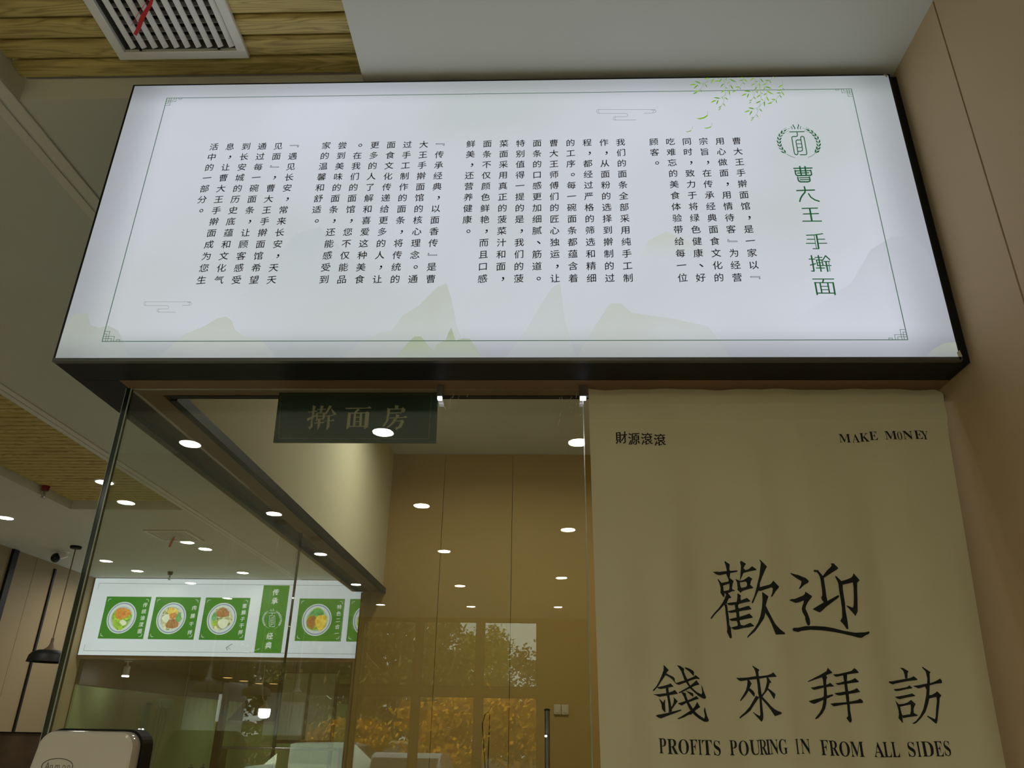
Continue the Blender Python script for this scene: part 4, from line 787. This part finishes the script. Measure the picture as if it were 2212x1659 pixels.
# bare bulb
bY = 11.6; b0_ = K(567, 1487, bY); b1_ = K(573, 1524, bY)
bt = thing('hanging_bulb', (b1_.x, bY, b1_.z-.14), 'bright white bulb hanging crooked on a cord in the kitchen', 'lamp')
build('cord', MB().tube([(b0_.x-.01, bY, MBZ-.002), (b0_.x, bY, b0_.z), (b0_.x+.02, bY, (b0_.z+b1_.z)/2), (b1_.x, bY, b1_.z+.02)], .006, 8), M_white, bt)
build('socket', MB().lathe((b1_.x, bY, b1_.z-.045), [(.078, 0), (.06, .03), (.03, .05), (.02, .09), (.012, .11)], 20), mat('cream_plastic', rgb(190, 190, 150), .5), bt, smooth=True)
build('globe', MB().lathe((b1_.x, bY, b1_.z-.165), [(.0001, 0), (.04, .003), (.07, .02), (.078, .06), (.078, .12)], 24), M_bulb, bt, smooth=True)
# warm recessed lights along the kitchen ceiling
wl = None
for i, (px, py) in enumerate(((492, 1464), (527, 1471), (560, 1478), (590, 1485), (641, 1492))):
    p = atz(px, py, MBZ-.006); 
    if p.y > 16.4: p = Vector((p.x*16.2/p.y, 16.2-.0*i, MBZ-.006))
    lb = 'warm orange downlight in the kitchen ceiling, %s of the row' % ('nearest', 'second', 'third', 'fourth', 'farthest')[i]
    t = thing('kitchen_light', (p.x, p.y, MBZ-.012), lb, 'ceiling light', 'warm kitchen downlights')
    build('ring', MB().lathe((p.x, p.y, MBZ-.010), [(.075, .004), (.09, .002), (.095, .0095)], 20), M_steel, t)
    build('diffuser', MB().lathe((p.x, p.y, MBZ-.009), [(.0001, 0), (.075, 0), (.075, .005), (.0001, .005)], 20), M_warm, t)
for i, (px, py, nm) in enumerate(((396, 1453, 'tiny warm wall lamp high in the kitchen'), (383, 1521, 'tiny warm wall lamp low in the kitchen beside the posters'))):
    p = K(px, py, 14.5); t = thing('wall_lamp', (p.x, 14.5, p.z-.02), nm, 'lamp')
    build('back_plate', MB().box(p.x-.03, p.x+.03, 14.52, 16.59, p.z-.012, p.z+.012), M_dark, t)
    build('bulb', MB().lathe((p.x, 14.5, p.z-.02), [(.0001, 0), (.02, .008), (.024, .022), (.012, .04), (.0001, .045)], 12), M_warm, t, smooth=True)
p = atz(624, 1471, MBZ-.006); kl = thing('kitchen_light', (p.x, p.y, MBZ-.012), 'pale white downlight in the kitchen ceiling right of the orange row', 'ceiling light')
build('ring', MB().lathe((p.x, p.y, MBZ-.010), [(.085, .004), (.10, .002), (.105, .0095)], 24), M_steel, kl)
build('diffuser', MB().lathe((p.x, p.y, MBZ-.009), [(.0001, 0), (.085, 0), (.085, .005), (.0001, .005)], 24), emis('pale_lamp_glow', (1, 1, .72, 1), 5), kl)
ka = bpy.data.lights.new('beam', 'AREA'); ka.shape = 'DISK'; ka.size = .16; ka.energy = 16; ka.color = (.95, 1, .72); kb = bpy.data.objects.new('beam', ka); C.objects.link(kb); kb.parent = kl; kb.location = (0, 0, .001); kb['_w'] = (0, 0, 0)
# post, pass-through window and shelf
p_ = K(487, 1500, 11.65)
tag(build('steel_post', MB().box(p_.x-.05, p_.x+.05, 11.6, 11.7, FZ, K(497, 1472, 11.65).z), M_dark, bevel=.006), 'dark square post in the kitchen between the hanging posters', 'post')
wy = 13.0; a_, b_, c_ = K(610, 1447, wy), K(735, 1447, wy), K(735, 1608, wy)
kw = thing('kitchen_window', ((a_.x+b_.x)/2, wy, c_.z), 'pale green glazed kitchen screen behind the hanging bulb', 'window')
fw = MB(); x0, x1, z0, z1 = a_.x, b_.x, c_.z, a_.z
for bx in ((x0, x0+.05, z0, z1), (x1-.05, x1, z0, z1), (x0, x1, z1-.05, z1), (x0, x1, z0, z0+.05), ((x0+x1)/2-.02, (x0+x1)/2+.02, z0, z1)): fw.box(bx[0], bx[1], wy-.03, wy+.03, bx[2], bx[3])
build('frame', fw, M_dark, kw, bevel=.004)
build('frosted_pane', MB().box(x0+.04, x1-.04, wy-.006, wy+.006, z0+.04, z1-.04), mat('frosted_green', rgb(150, 156, 112), .4, var=.1, scale=2), kw)
build('legs', MB().box(x0, x0+.05, wy-.03, wy+.03, FZ, z0).box(x1-.05, x1, wy-.03, wy+.03, FZ, z0), M_dark, kw)
s0, s1 = K(472, 1612, 12.2), K(740, 1612, 12.2)
sh = thing('kitchen_shelf', ((s0.x+s1.x)/2, 12.2, FZ), 'long shelf unit across the kitchen under the posters', 'shelf')
build('board', MB().box(s0.x, s1.x, 12.0, 12.5, s0.z-.03, s0.z), M_steel, sh, bevel=.004)
for x in (s0.x+.03, s1.x-.03): build('leg', MB().box(x-.02, x+.02, 12.05, 12.45, FZ, s0.z-.031), M_steel, sh)
h0, h1 = K(300, 1505, 13.5), K(340, 1555, 13.5)
hd = thing('range_hood', (-4.6, 14.2, K(300, 1556, 13.5).z), 'dark steel range hood at the back of the kitchen', 'range hood')
hz = K(300, 1556, 13.5).z
build('hood', MB().add([(-5.1, 13.5, hz), (-3.6, 13.5, hz), (-3.6, 14.9, hz), (-5.1, 14.9, hz), (-4.9, 13.9, hz+.42), (-3.8, 13.9, hz+.42), (-3.8, 14.9, hz+.42), (-4.9, 14.9, hz+.42)], [(0, 3, 2, 1), (4, 5, 6, 7), (0, 1, 5, 4), (1, 2, 6, 5), (2, 3, 7, 6), (3, 0, 4, 7)]), mat('green_steel', rgb(84, 96, 72), .3, .5), hd)
build('duct', MB().box(-4.5, -4.2, 14.2, 14.6, hz+.42, MBZ-.002), M_steel, hd)
build('lip', MB().box(-5.12, -3.58, 13.48, 13.52, hz-.03, hz+.02), M_steel, hd, bevel=.004)
# bowls / pots with knobs seen at the foot
for i, px in enumerate((413, 439)):
    p = K(px, 1655, 11.3); t = thing('soup_pot', (p.x, 11.3, p.z-.24), 'steel pot with a shiny lid knob, %s of the two at the bottom edge' % ('left', 'right')[i], 'pot')
    build('pot', MB().lathe((p.x, 11.3, p.z-.24), [(.0001, 0), (.07, 0), (.075, .02), (.075, .2)], 24), M_steel, t, smooth=True)
    build('lid', MB().lathe((p.x, 11.3, p.z-.04), [(.078, 0), (.07, .012), (.02, .03), (.0001, .032)], 24), M_steel, t, smooth=True)
    build('knob', MB().lathe((p.x, 11.3, p.z-.009), [(.006, 0), (.006, .015), (.018, .022), (.016, .034), (.0001, .038)], 14), M_steel, t, smooth=True)
kc = thing('kitchen_counter', (-3.9, 11.2, FZ), 'steel kitchen counter below the menu board carrying the pots', 'counter')
zt = K(426, 1655, 11.3).z-.241
build('cabinet', MB().box(-5.9, -2.5, 10.95, 11.5, FZ, zt-.04), mat('counter_front', rgb(120, 100, 70), .5), kc)
build('worktop', MB().box(-5.95, -2.45, 10.9, 11.55, zt-.04, zt), M_steel, kc, bevel=.004)
# low partition at the far left
q = K(20, 1584, 7.2)
pt = thing('booth_partition', (-5.6, 7.2, FZ), 'dark mottled partition by the left wall below the pendant lamp', 'partition')
build('panel', MB().box(XL+.01, K(100, 1590, 7.2).x, 7.2, 7.26, FZ, q.z), mat('mottled_brown_panel', rgb(96, 78, 62), .6, var=.4, scale=4), pt)
build('cap_rail', MB().box(XL+.01, K(100, 1590, 7.2).x+.01, 7.19, 7.27, q.z, q.z+.012), M_dark, pt)
# ------------------------------------------------------------------ things in the noodle room
for i, (x, nm) in enumerate(((.112, 'left'), (.161, 'right'))):
    s = thing('wall_socket', (x, 5.32, .125), 'white wall socket plate on the tan back wall, %s one of the pair' % nm, 'socket')
    cx, cz = x, .153-.001*i
    build('plate', MB().box(cx-.0235, cx+.0235, 5.318, 5.3298, cz-.03, cz+.03), mat('ivory_plastic', rgb(214, 202, 168), .5), s, bevel=.005, seg=3)
    build('rocker', MB().box(cx-.012, cx+.012, 5.315, 5.319, cz-.018, cz+.018), MATS['ivory_plastic'], s, bevel=.001)
a_ = aty(1182, 1531, 4.9); b_ = aty(1191, 1659, 4.9)
po = thing('steel_pole', (a_.x, 4.9, FZ), 'slim steel pole standing before the tan wall, left of the sockets', 'pole')
build('tube', MB().tube([(a_.x, 4.9, FZ), (a_.x, 4.9, a_.z-.01)], .016, 16), M_steel, po, smooth=True)
build('end_cap', MB().lathe((a_.x, 4.9, a_.z-.011), [(.0175, 0), (.0175, .008), (.010, .012), (.0001, .013)], 16), M_dark, po, smooth=True)
glint_p = aty(1180, 1590, 4.87)  # glint on the steel pole, added as a small glowing bead
l = thing('indicator_lamp', (glint_p.x-.01, 4.87, glint_p.z), 'tiny star-bright lamp clipped to the slim steel pole', 'lamp')
build('clip', MB().box(glint_p.x-.012, glint_p.x+.008, 4.868, 4.885, glint_p.z-.006, glint_p.z+.006), M_steel, l, bevel=.001)
build('led', MB().lathe((glint_p.x-.002, 4.863, glint_p.z-.005), [(.0001, 0), (.005, .002), (.006, .005), (.005, .008), (.0001, .010)], 12), emis('white_led_glow', (.85, .9, 1, 1), 30), l)
cbY = 4.4; cbp = [aty(x, y, cbY) for x, y in ((1049, 1700), (1048, 1659), (1044, 1600), (1042, 1565), (1047, 1545), (1055, 1538), (1058, 1545), (1057, 1575), (1055, 1620), (1054, 1659), (1054, 1700))]
cb = thing('hanging_cable', (cbp[0].x, cbY, FZ), 'thin black cable loop before the tan back wall', 'cable')
bo = [Vector((p.x, cbY, p.z)) for p in cbp]
build('loop', MB().tube([(bo[0].x, cbY, FZ+.004)]+bo+[(bo[-1].x, cbY, FZ+.004)], .0028, 8), M_black, cb, smooth=True)
hk = aty(1056, 1536, cbY); build('tie', MB().tube([(hk.x, cbY-.002, hk.z-.006), (hk.x+.006, cbY, hk.z+.012), (hk.x+.012, cbY, hk.z+.022)], .002, 6), M_dark, cb)
# ------------------------------------------------------------------ white appliance, bottom left
AY = 1.62
Lw, Rw = [aty(x, y, AY) for x, y in ((84, 1600), (59, 1659))], [aty(x, y, AY) for x, y in ((292, 1590), (279, 1659))]
tz = aty(190, 1579, AY).z
ap = thing('white_appliance', ((Lw[0].x+Rw[0].x)/2, AY+.05, FZ), 'glossy white rounded appliance with an oval logo in front of the glass corner', 'appliance')
M_gl = mat('glossy_white_plastic', rgb(198, 192, 180), .12, var=.015, coat=.5)
sl = (Lw[1].x-Lw[0].x)/(Lw[1].z-Lw[0].z); sr_ = (Rw[1].x-Rw[0].x)/(Rw[1].z-Rw[0].z)
def apout(inset, zb):
    pts = []; r = .030-inset*.6; zt_ = tz-inset
    xl = lambda z: Lw[0].x+sl*(z-Lw[0].z)*.8+inset; xr = lambda z: Rw[0].x+sr_*(z-Rw[0].z)*.8-inset
    pts.append((xl(max(zb, -.35)), zb)); pts.append((xl(-.3), -.3))
    for k in range(8): a = PI-k/7*PI/2; pts.append((xl(zt_-r)+r+r*math.cos(a), zt_-r+r*math.sin(a)))
    for k in range(8): a = PI/2-k/7*PI/2; pts.append((xr(zt_-r)-r+r*math.cos(a), zt_-r+r*math.sin(a)))
    pts.append((xr(-.3), -.3)); pts.append((xr(max(zb, -.35)), zb)); return pts
o0 = apout(0, -.42); o1 = apout(.006, -.42); mbx = MB()
n = len(o0); rings = [[(x, AY+.03, z) for x, z in o0], [(x, AY+.008, z) for x, z in o0], [(x, AY+.002, z) for x, z in apout(.002, -.42)], [(x, AY, z) for x, z in o1]]
vsx = [p for r_ in rings for p in r_]; fx = []
for j in range(3):
    for i in range(n): fx.append((j*n+i, j*n+(i+1) % n, (j+1)*n+(i+1) % n, (j+1)*n+i))
mbx.add(vsx, fx); mbx.poly(rings[3])
build('front_cover', mbx, M_gl, ap, smooth=True, label='glossy white cover')
build('housing', MB().prism([(x, AY+.031, z) for x, z in apout(-.004, -.42)], (0, .045, 0)), M_black, ap, label='black housing behind the cover')
build('stand', MB().box(Lw[0].x+.02, Rw[0].x-.02, AY+.04, AY+.07, FZ, -.4202), M_dark, ap)
lc_ = aty(124, 1654, AY); f_ = lambda x, z: (x, AY-.0006, z)
ring_ = [(lc_.x+.0305*math.cos(a), lc_.z-.001+.0135*math.sin(a)) for a in [2*PI*k/48 for k in range(49)]]
lg = MB(); ribbon(lg, ring_, .0014, f_)
M_lg = mat('grey_logo_print', rgb(92, 84, 74), .6)
build('logo_ring', lg, M_lg, ap)
lt = MB(); xw = -.0235
for ch, w, adv in (('A', .016, .0085), ('n', .016, .0085), ('m', .016, .0125), ('o', .016, .0085), ('n', .016, .0085)):
    vs_, fs_ = glyph(ch, -.012); x_min = min(v[0] for v in vs_); hh = .0195; ww = .0165 if ch != 'm' else .0135
    sxx = {'A': .0135, 'n': .0150, 'm': .0135, 'o': .0140}[ch]
    lt.add([f_(lc_.x+xw+(v[0]-x_min)*sxx, lc_.z-.0075+v[1]*hh) for v in vs_], fs_); xw += adv+.0015
build('logo_lettering', lt, M_lg, ap)
# ------------------------------------------------------------------ the window wall behind the camera and the street (seen in the glass)
wb = MB(); bz = [(.59, .735), (1.82, CZ)]
cols = [(-.98, -.04), (-2.05, -1.1), (-3.12, -2.17), (-4.2, -3.25), (-5.3, -4.35), (-6.03, -5.43)]
edges = [XR]+[v for c_ in cols for v in (c_[1], c_[0])]+[XL]
for i in range(0, len(edges), 2):
    wb.box(edges[i+1], edges[i], YB-.15, YB, FZ, CZ)
for c_ in cols:
    for z0, z1 in (bz if c_[0] > -6 else [(.59, CZ)]): wb.box(c_[0], c_[1], YB-.12, YB-.03, z0, z1)
    wb.box(c_[0], c_[1], YB-.12, YB-.03, FZ, FZ+.12)
struct('wall_window', wb, mat('brown_window_wall', rgb(120, 92, 58), .6))
gw = glass('window_glass', (.9, .92, .88))
wn = 0
for c_ in cols:
    for z0, z1 in ((FZ+.12, .59), (.735, 1.82)):
        if c_[0] < -6 and z0 > 0: continue
        wn += 1; w_ = thing('window_%d' % wn, ((c_[0]+c_[1])/2, YB-.08, z0), kind='structure')
        fr = MB(); t = .022
        for bx in ((c_[0], c_[0]+t, z0, z1), (c_[1]-t, c_[1], z0, z1), (c_[0]+t, c_[1]-t, z0, z0+t), (c_[0]+t, c_[1]-t, z1-t, z1)): fr.box(bx[0], bx[1], YB-.10, YB-.06, bx[2], bx[3])
        build('frame', fr, M_dark, w_); build('pane', MB().box(c_[0]+t, c_[1]-t, YB-.083, YB-.078, z0+t, z1-t), gw, w_)
GZ = FZ-.25
tag(build('street_ground', MB().box(-40, 40, -70, YB-.3, GZ-.1, GZ), mat('asphalt', rgb(92, 92, 76), .9, var=.2, scale=.5)), 'pale paved street outside the windows, seen reflected', 'street')['kind'] = 'structure'
M_leaf = [mat('yellow_green_leaves', rgb(132, 134, 40), .7, var=.35, scale=1.5), mat('dark_green_leaves', rgb(96, 98, 48), .7, var=.3, scale=1.5), mat('golden_leaves', rgb(204, 156, 30), .7, var=.3, scale=1.5)]
M_bark = mat('grey_bark', rgb(140, 112, 74), .9, var=.2, scale=8)
def tree(x, y, h, w, mi, label, n=1500, conic=0.0, low=.3):
    t = thing('tree', (x, y, GZ), label, 'tree'); rnd = random.Random(int(x*10)+int(h*7))
    tr = MB().tube([(x, y, GZ), (x+.1, y, GZ+h*.25), (x-.05, y, GZ+h*.5), (x, y, GZ+h*.85)], [.16, .12, .09, .03], 8)
    for k in range(6):
        a = rnd.uniform(0, 6.28); z0 = GZ+h*rnd.uniform(.25, .5); tr.tube([(x, y, z0), (x+w*.25*math.cos(a), y+w*.25*math.sin(a), z0+h*.16), (x+w*.4*math.cos(a), y+w*.4*math.sin(a), z0+h*.3)], [.06, .04, .015], 6)
    build('trunk', tr, M_bark, t, smooth=True)
    mb = MB(); cl = [(rnd.uniform(-1, 1), rnd.uniform(-1, 1), rnd.uniform(low, 1)) for _ in range(26)]
    for k in range(n):
        c_ = rnd.choice(cl); hz_ = c_[2]; rr = w*.5*(1-conic*hz_)*math.sqrt(max(.05, 1-((hz_-.55)/.55)**2*.7))
        px, py, pz = x+c_[0]*rr*.8+rnd.gauss(0, w*.09), y+c_[1]*rr*.8+rnd.gauss(0, w*.09), GZ+h*hz_+rnd.gauss(0, h*.045)
        s_ = rnd.uniform(.05, .12)*(.6+w*.22); a = rnd.uniform(0, 6.28); b = rnd.uniform(-1, 1); u = Vector((math.cos(a), math.sin(a), b)).normalized(); v = u.orthogonal().normalized()*.6
        P_ = Vector((px, py, pz)); mb.add([P_-u*s_, P_+v*s_, P_+u*s_, P_-v*s_], [(0, 1, 2, 3)])
    build('foliage', mb, M_leaf[mi], t, kind='stuff')
def rx(px, Yv, py=1500): return aty(px, py, Yv).x
for px, yv, ptop, w, mi, lb, con in ((860, 44, 1310, 7.0, 1, 'tall dark tree outside, left of centre in the upper panes', 0), (945, 37, 1330, 3.2, 1, 'dark bushy tree outside, reflected left of the middle mullion', 0),
        (1012, 50, 1368, 4.2, 0, 'pointed yellow-green tree reflected in the middle pane', .6), (1050, 58, 1356, 4.0, 0, 'slim yellow-green tree reflected behind the mullion', .6), (1080, 65, 1380, 3.6, 0, 'small pointed tree reflected in the right pane', .6),
        (1140, 31, 1402, 2.2, 1, 'loose dark tree reflected at the right frame', 0), (940, 20.8, 1512, 2.0, 2, 'low golden tree reflected in the lower left pane', 0), (1118, 23, 1500, 2.6, 2, 'forked golden tree reflected in the lower right pane', 0), (1010, 26.5, 1500, 3.0, 2, 'golden tree reflected in the door pane', 0),
        (700, 53, 1335, 9, 1, 'dark tree outside behind the left window panes', 0), (592, 74, 1265, 13, 1, 'broad dark tree outside at the far left windows', 0),
        (775, 28.5, 1560, 3.0, 2, 'low golden bush outside, reflected left of the silver car', 0), (655, 35.5, 1560, 4.0, 1, 'low dark bush outside, reflected behind the pale blue car', 0), (520, 44, 1560, 5.0, 1, 'low dark hedge outside at the far left windows', 0)):
    topz = aty(px, ptop, yv).z; h = (topz-GZ)/1.03; tree(rx(px, yv), real(yv), h, w, mi, lb, 11000 if w > 6 else 3000, con, .25 if mi == 1 else .42)
def car(px, yv, w, L_, H_, colm, label, rot=False):
    x = rx(px, yv, 1600); y = real(yv); c_ = thing('car', (x, y, GZ), label, 'car')
    prof = [(-.5, .12), (-.5, .50), (-.47, .56), (-.36, .60), (-.24, .93), (-.18, .98), (.12, 1.0), (.2, .96), (.33, .64), (.46, .57), (.5, .45), (.5, .12)]
    P_ = [(a*L_, b*H_) for a, b in prof]; mk = MB(); hw = w/2; st = [(-hw, .90), (-hw*.94, 1.0), (hw*.94, 1.0), (hw, .90)]
    ax = (lambda a, b, s: (x+s, y+a, GZ+.1+b))
    if rot: ax = (lambda a, b, s: (x+a, y+s, GZ+.1+b))
    rings_ = []
    for s_, k_ in ((-hw, .0), (-hw*.9, 1), (hw*.9, 1), (hw, 0)):
        rings_.append([ax(a*(1 if k_ else .99), b if (b < .62*H_ or k_) else .62*H_, s_ if b < .62*H_ else s_*.86) for a, b in P_])
    n_ = len(P_); V_ = [p for r_ in rings_ for p in r_]; F_ = []
    for j in range(3):
        for i in range(n_): F_.append((j*n_+i, j*n_+(i+1) % n_, (j+1)*n_+(i+1) % n_, (j+1)*n_+i))
    F_ += [tuple(range(n_-1, -1, -1)), tuple(3*n_+i for i in range(n_))]
    mk.add(V_, F_); build('body', mk, colm, c_, smooth=True)
    gm = mat('car_window', rgb(60, 70, 78), .08)
    for a0_, a1_, b0_, b1_ in ((-.345, -.25, .63, .915), (.215, .315, .92, .66)):
        build('windscreen', MB().prism([ax(a0_*L_-.004, b0_*H_, -hw*.74), ax(a1_*L_-.004, b1_*H_, -hw*.7), ax(a1_*L_-.004, b1_*H_, hw*.7), ax(a0_*L_-.004, b0_*H_, hw*.74)], (0, -.03 if a0_ < 0 else .06, .02) if not rot else (-.03 if a0_ < 0 else .06, 0, .02)), gm, c_)
    for a in (-.32, .32):
        for s_ in (-1, 1):
            u, v = ax(a*L_, .2, s_*(hw-.1)), ax(a*L_, .2, s_*(hw+.01)); build('wheel', MB().tube([u, v], .3, 18), M_black, c_)
    return c_
car(893, 17.6, 1.75, 4.2, 1.35, mat('silver_car_paint', rgb(190, 196, 204), .25, .3, coat=.6), 'silver car parked outside, reflected at the bottom of the glass')
car(868, 33.2, 1.7, 4.2, 1.45, mat('gold_car_paint', rgb(176, 140, 70), .3, .3, coat=.6), 'gold car outside with a dark roof, reflected behind the silver car')
car(925, 40.5, 1.7, 4.2, 1.5, mat('red_car_paint', rgb(130, 40, 30), .3, .2, coat=.6), 'red car outside, reflected right of the gold car')
car(715, 24.0, 1.8, 4.4, 1.45, mat('pale_blue_car_paint', rgb(150, 176, 190), .25, .2, coat=.6), 'pale blue car outside, reflected beside the end post', rot=True)
# white posters with brush marks and grey pendants, behind the camera
def paper():
    m, nt, p = new('white_paper'); p.inputs['Base Color'].default_value = rgb(224, 230, 232); p.inputs['Roughness'].default_value = .8
    tr = nt.nodes.new('ShaderNodeBsdfTranslucent'); tr.inputs[0].default_value = rgb(224, 230, 232); mx = nt.nodes.new('ShaderNodeMixShader'); mx.inputs[0].default_value = .8
    nt.links.new(p.outputs[0], mx.inputs[1]); nt.links.new(tr.outputs[0], mx.inputs[2]); nt.links.new(mx.outputs[0], nt.nodes['Material Output'].inputs[0]); return m
M_paper = paper()
def poster(px0, px1, py0, py1, yv, label, seed):
    a = aty(px0, py0, yv); b = aty(px1, py0, yv); c_ = aty(px0, py1, yv); y = real(yv); rnd = random.Random(seed)
    t = thing('hanging_poster', ((a.x+b.x)/2, y, c_.z), label, 'poster', 'white posters hung in the hall')
    build('sheet', MB().add([(a.x, y, c_.z), (b.x, y, c_.z), (b.x, y, a.z), (a.x, y, a.z)], [(0, 1, 2, 3)]), M_paper, t)
    build('hanger', MB().tube([(a.x+.05, y-.002, a.z), (a.x+.05, y-.002, CZ-.001)], .003, 6).tube([(b.x-.05, y-.002, a.z), (b.x-.05, y-.002, CZ-.001)], .003, 6), M_dark, t)
    mk = MB(); w_ = b.x-a.x; h_ = a.z-c_.z; nn = 5; fnn = lambda x, z: (x, y+.0015, z)
    for k in range(nn):
        cx = a.x+w_*(k+.5)/nn; cz = c_.z+h_*.55
        pts = [(cx+rnd.uniform(-.02, .02), cz+h_*(.14-.07*j)+rnd.uniform(-.01, .01)) for j in range(5)]
        ribbon(mk, pts, .012, fnn, [1, .6, 1.2, .5, .9])
    build('brush_marks', mk, mat('grey_ink', rgb(70, 76, 80), .8), t)
poster(408, 478, 1470, 1592, 13.86, 'white poster with grey brush marks reflected over the kitchen, left one', 1)
poster(484, 536, 1474, 1592, 13.86, 'white poster with grey brush marks reflected over the kitchen, middle one', 2)
poster(578, 660, 1496, 1588, 13.86, 'white poster with grey brush marks reflected over the kitchen, right one', 3)
M_gsh = mat('olive_grey_shade', rgb(120, 122, 84), .5)
for px, py, yv, nm in ((447, 1484, 6.9, 'left'), (553, 1493, 7.3, 'middle'), (640, 1506, 8.0, 'right')):
    p = aty(px, py, yv); pendant(p.x, real(yv), CZ, p.z+.03, 'olive dome pendant lamp in the hall reflected before the posters, %s one' % nm, M_gsh, M_white, .13, 'olive pendant lamps')
# ------------------------------------------------------------------ lift the whole set so the floor lies at z = 0
for o in list(S.objects):
    if '_w' in o: del o['_w']
    if o.parent is None and o is not cam: o.location.z += EYE
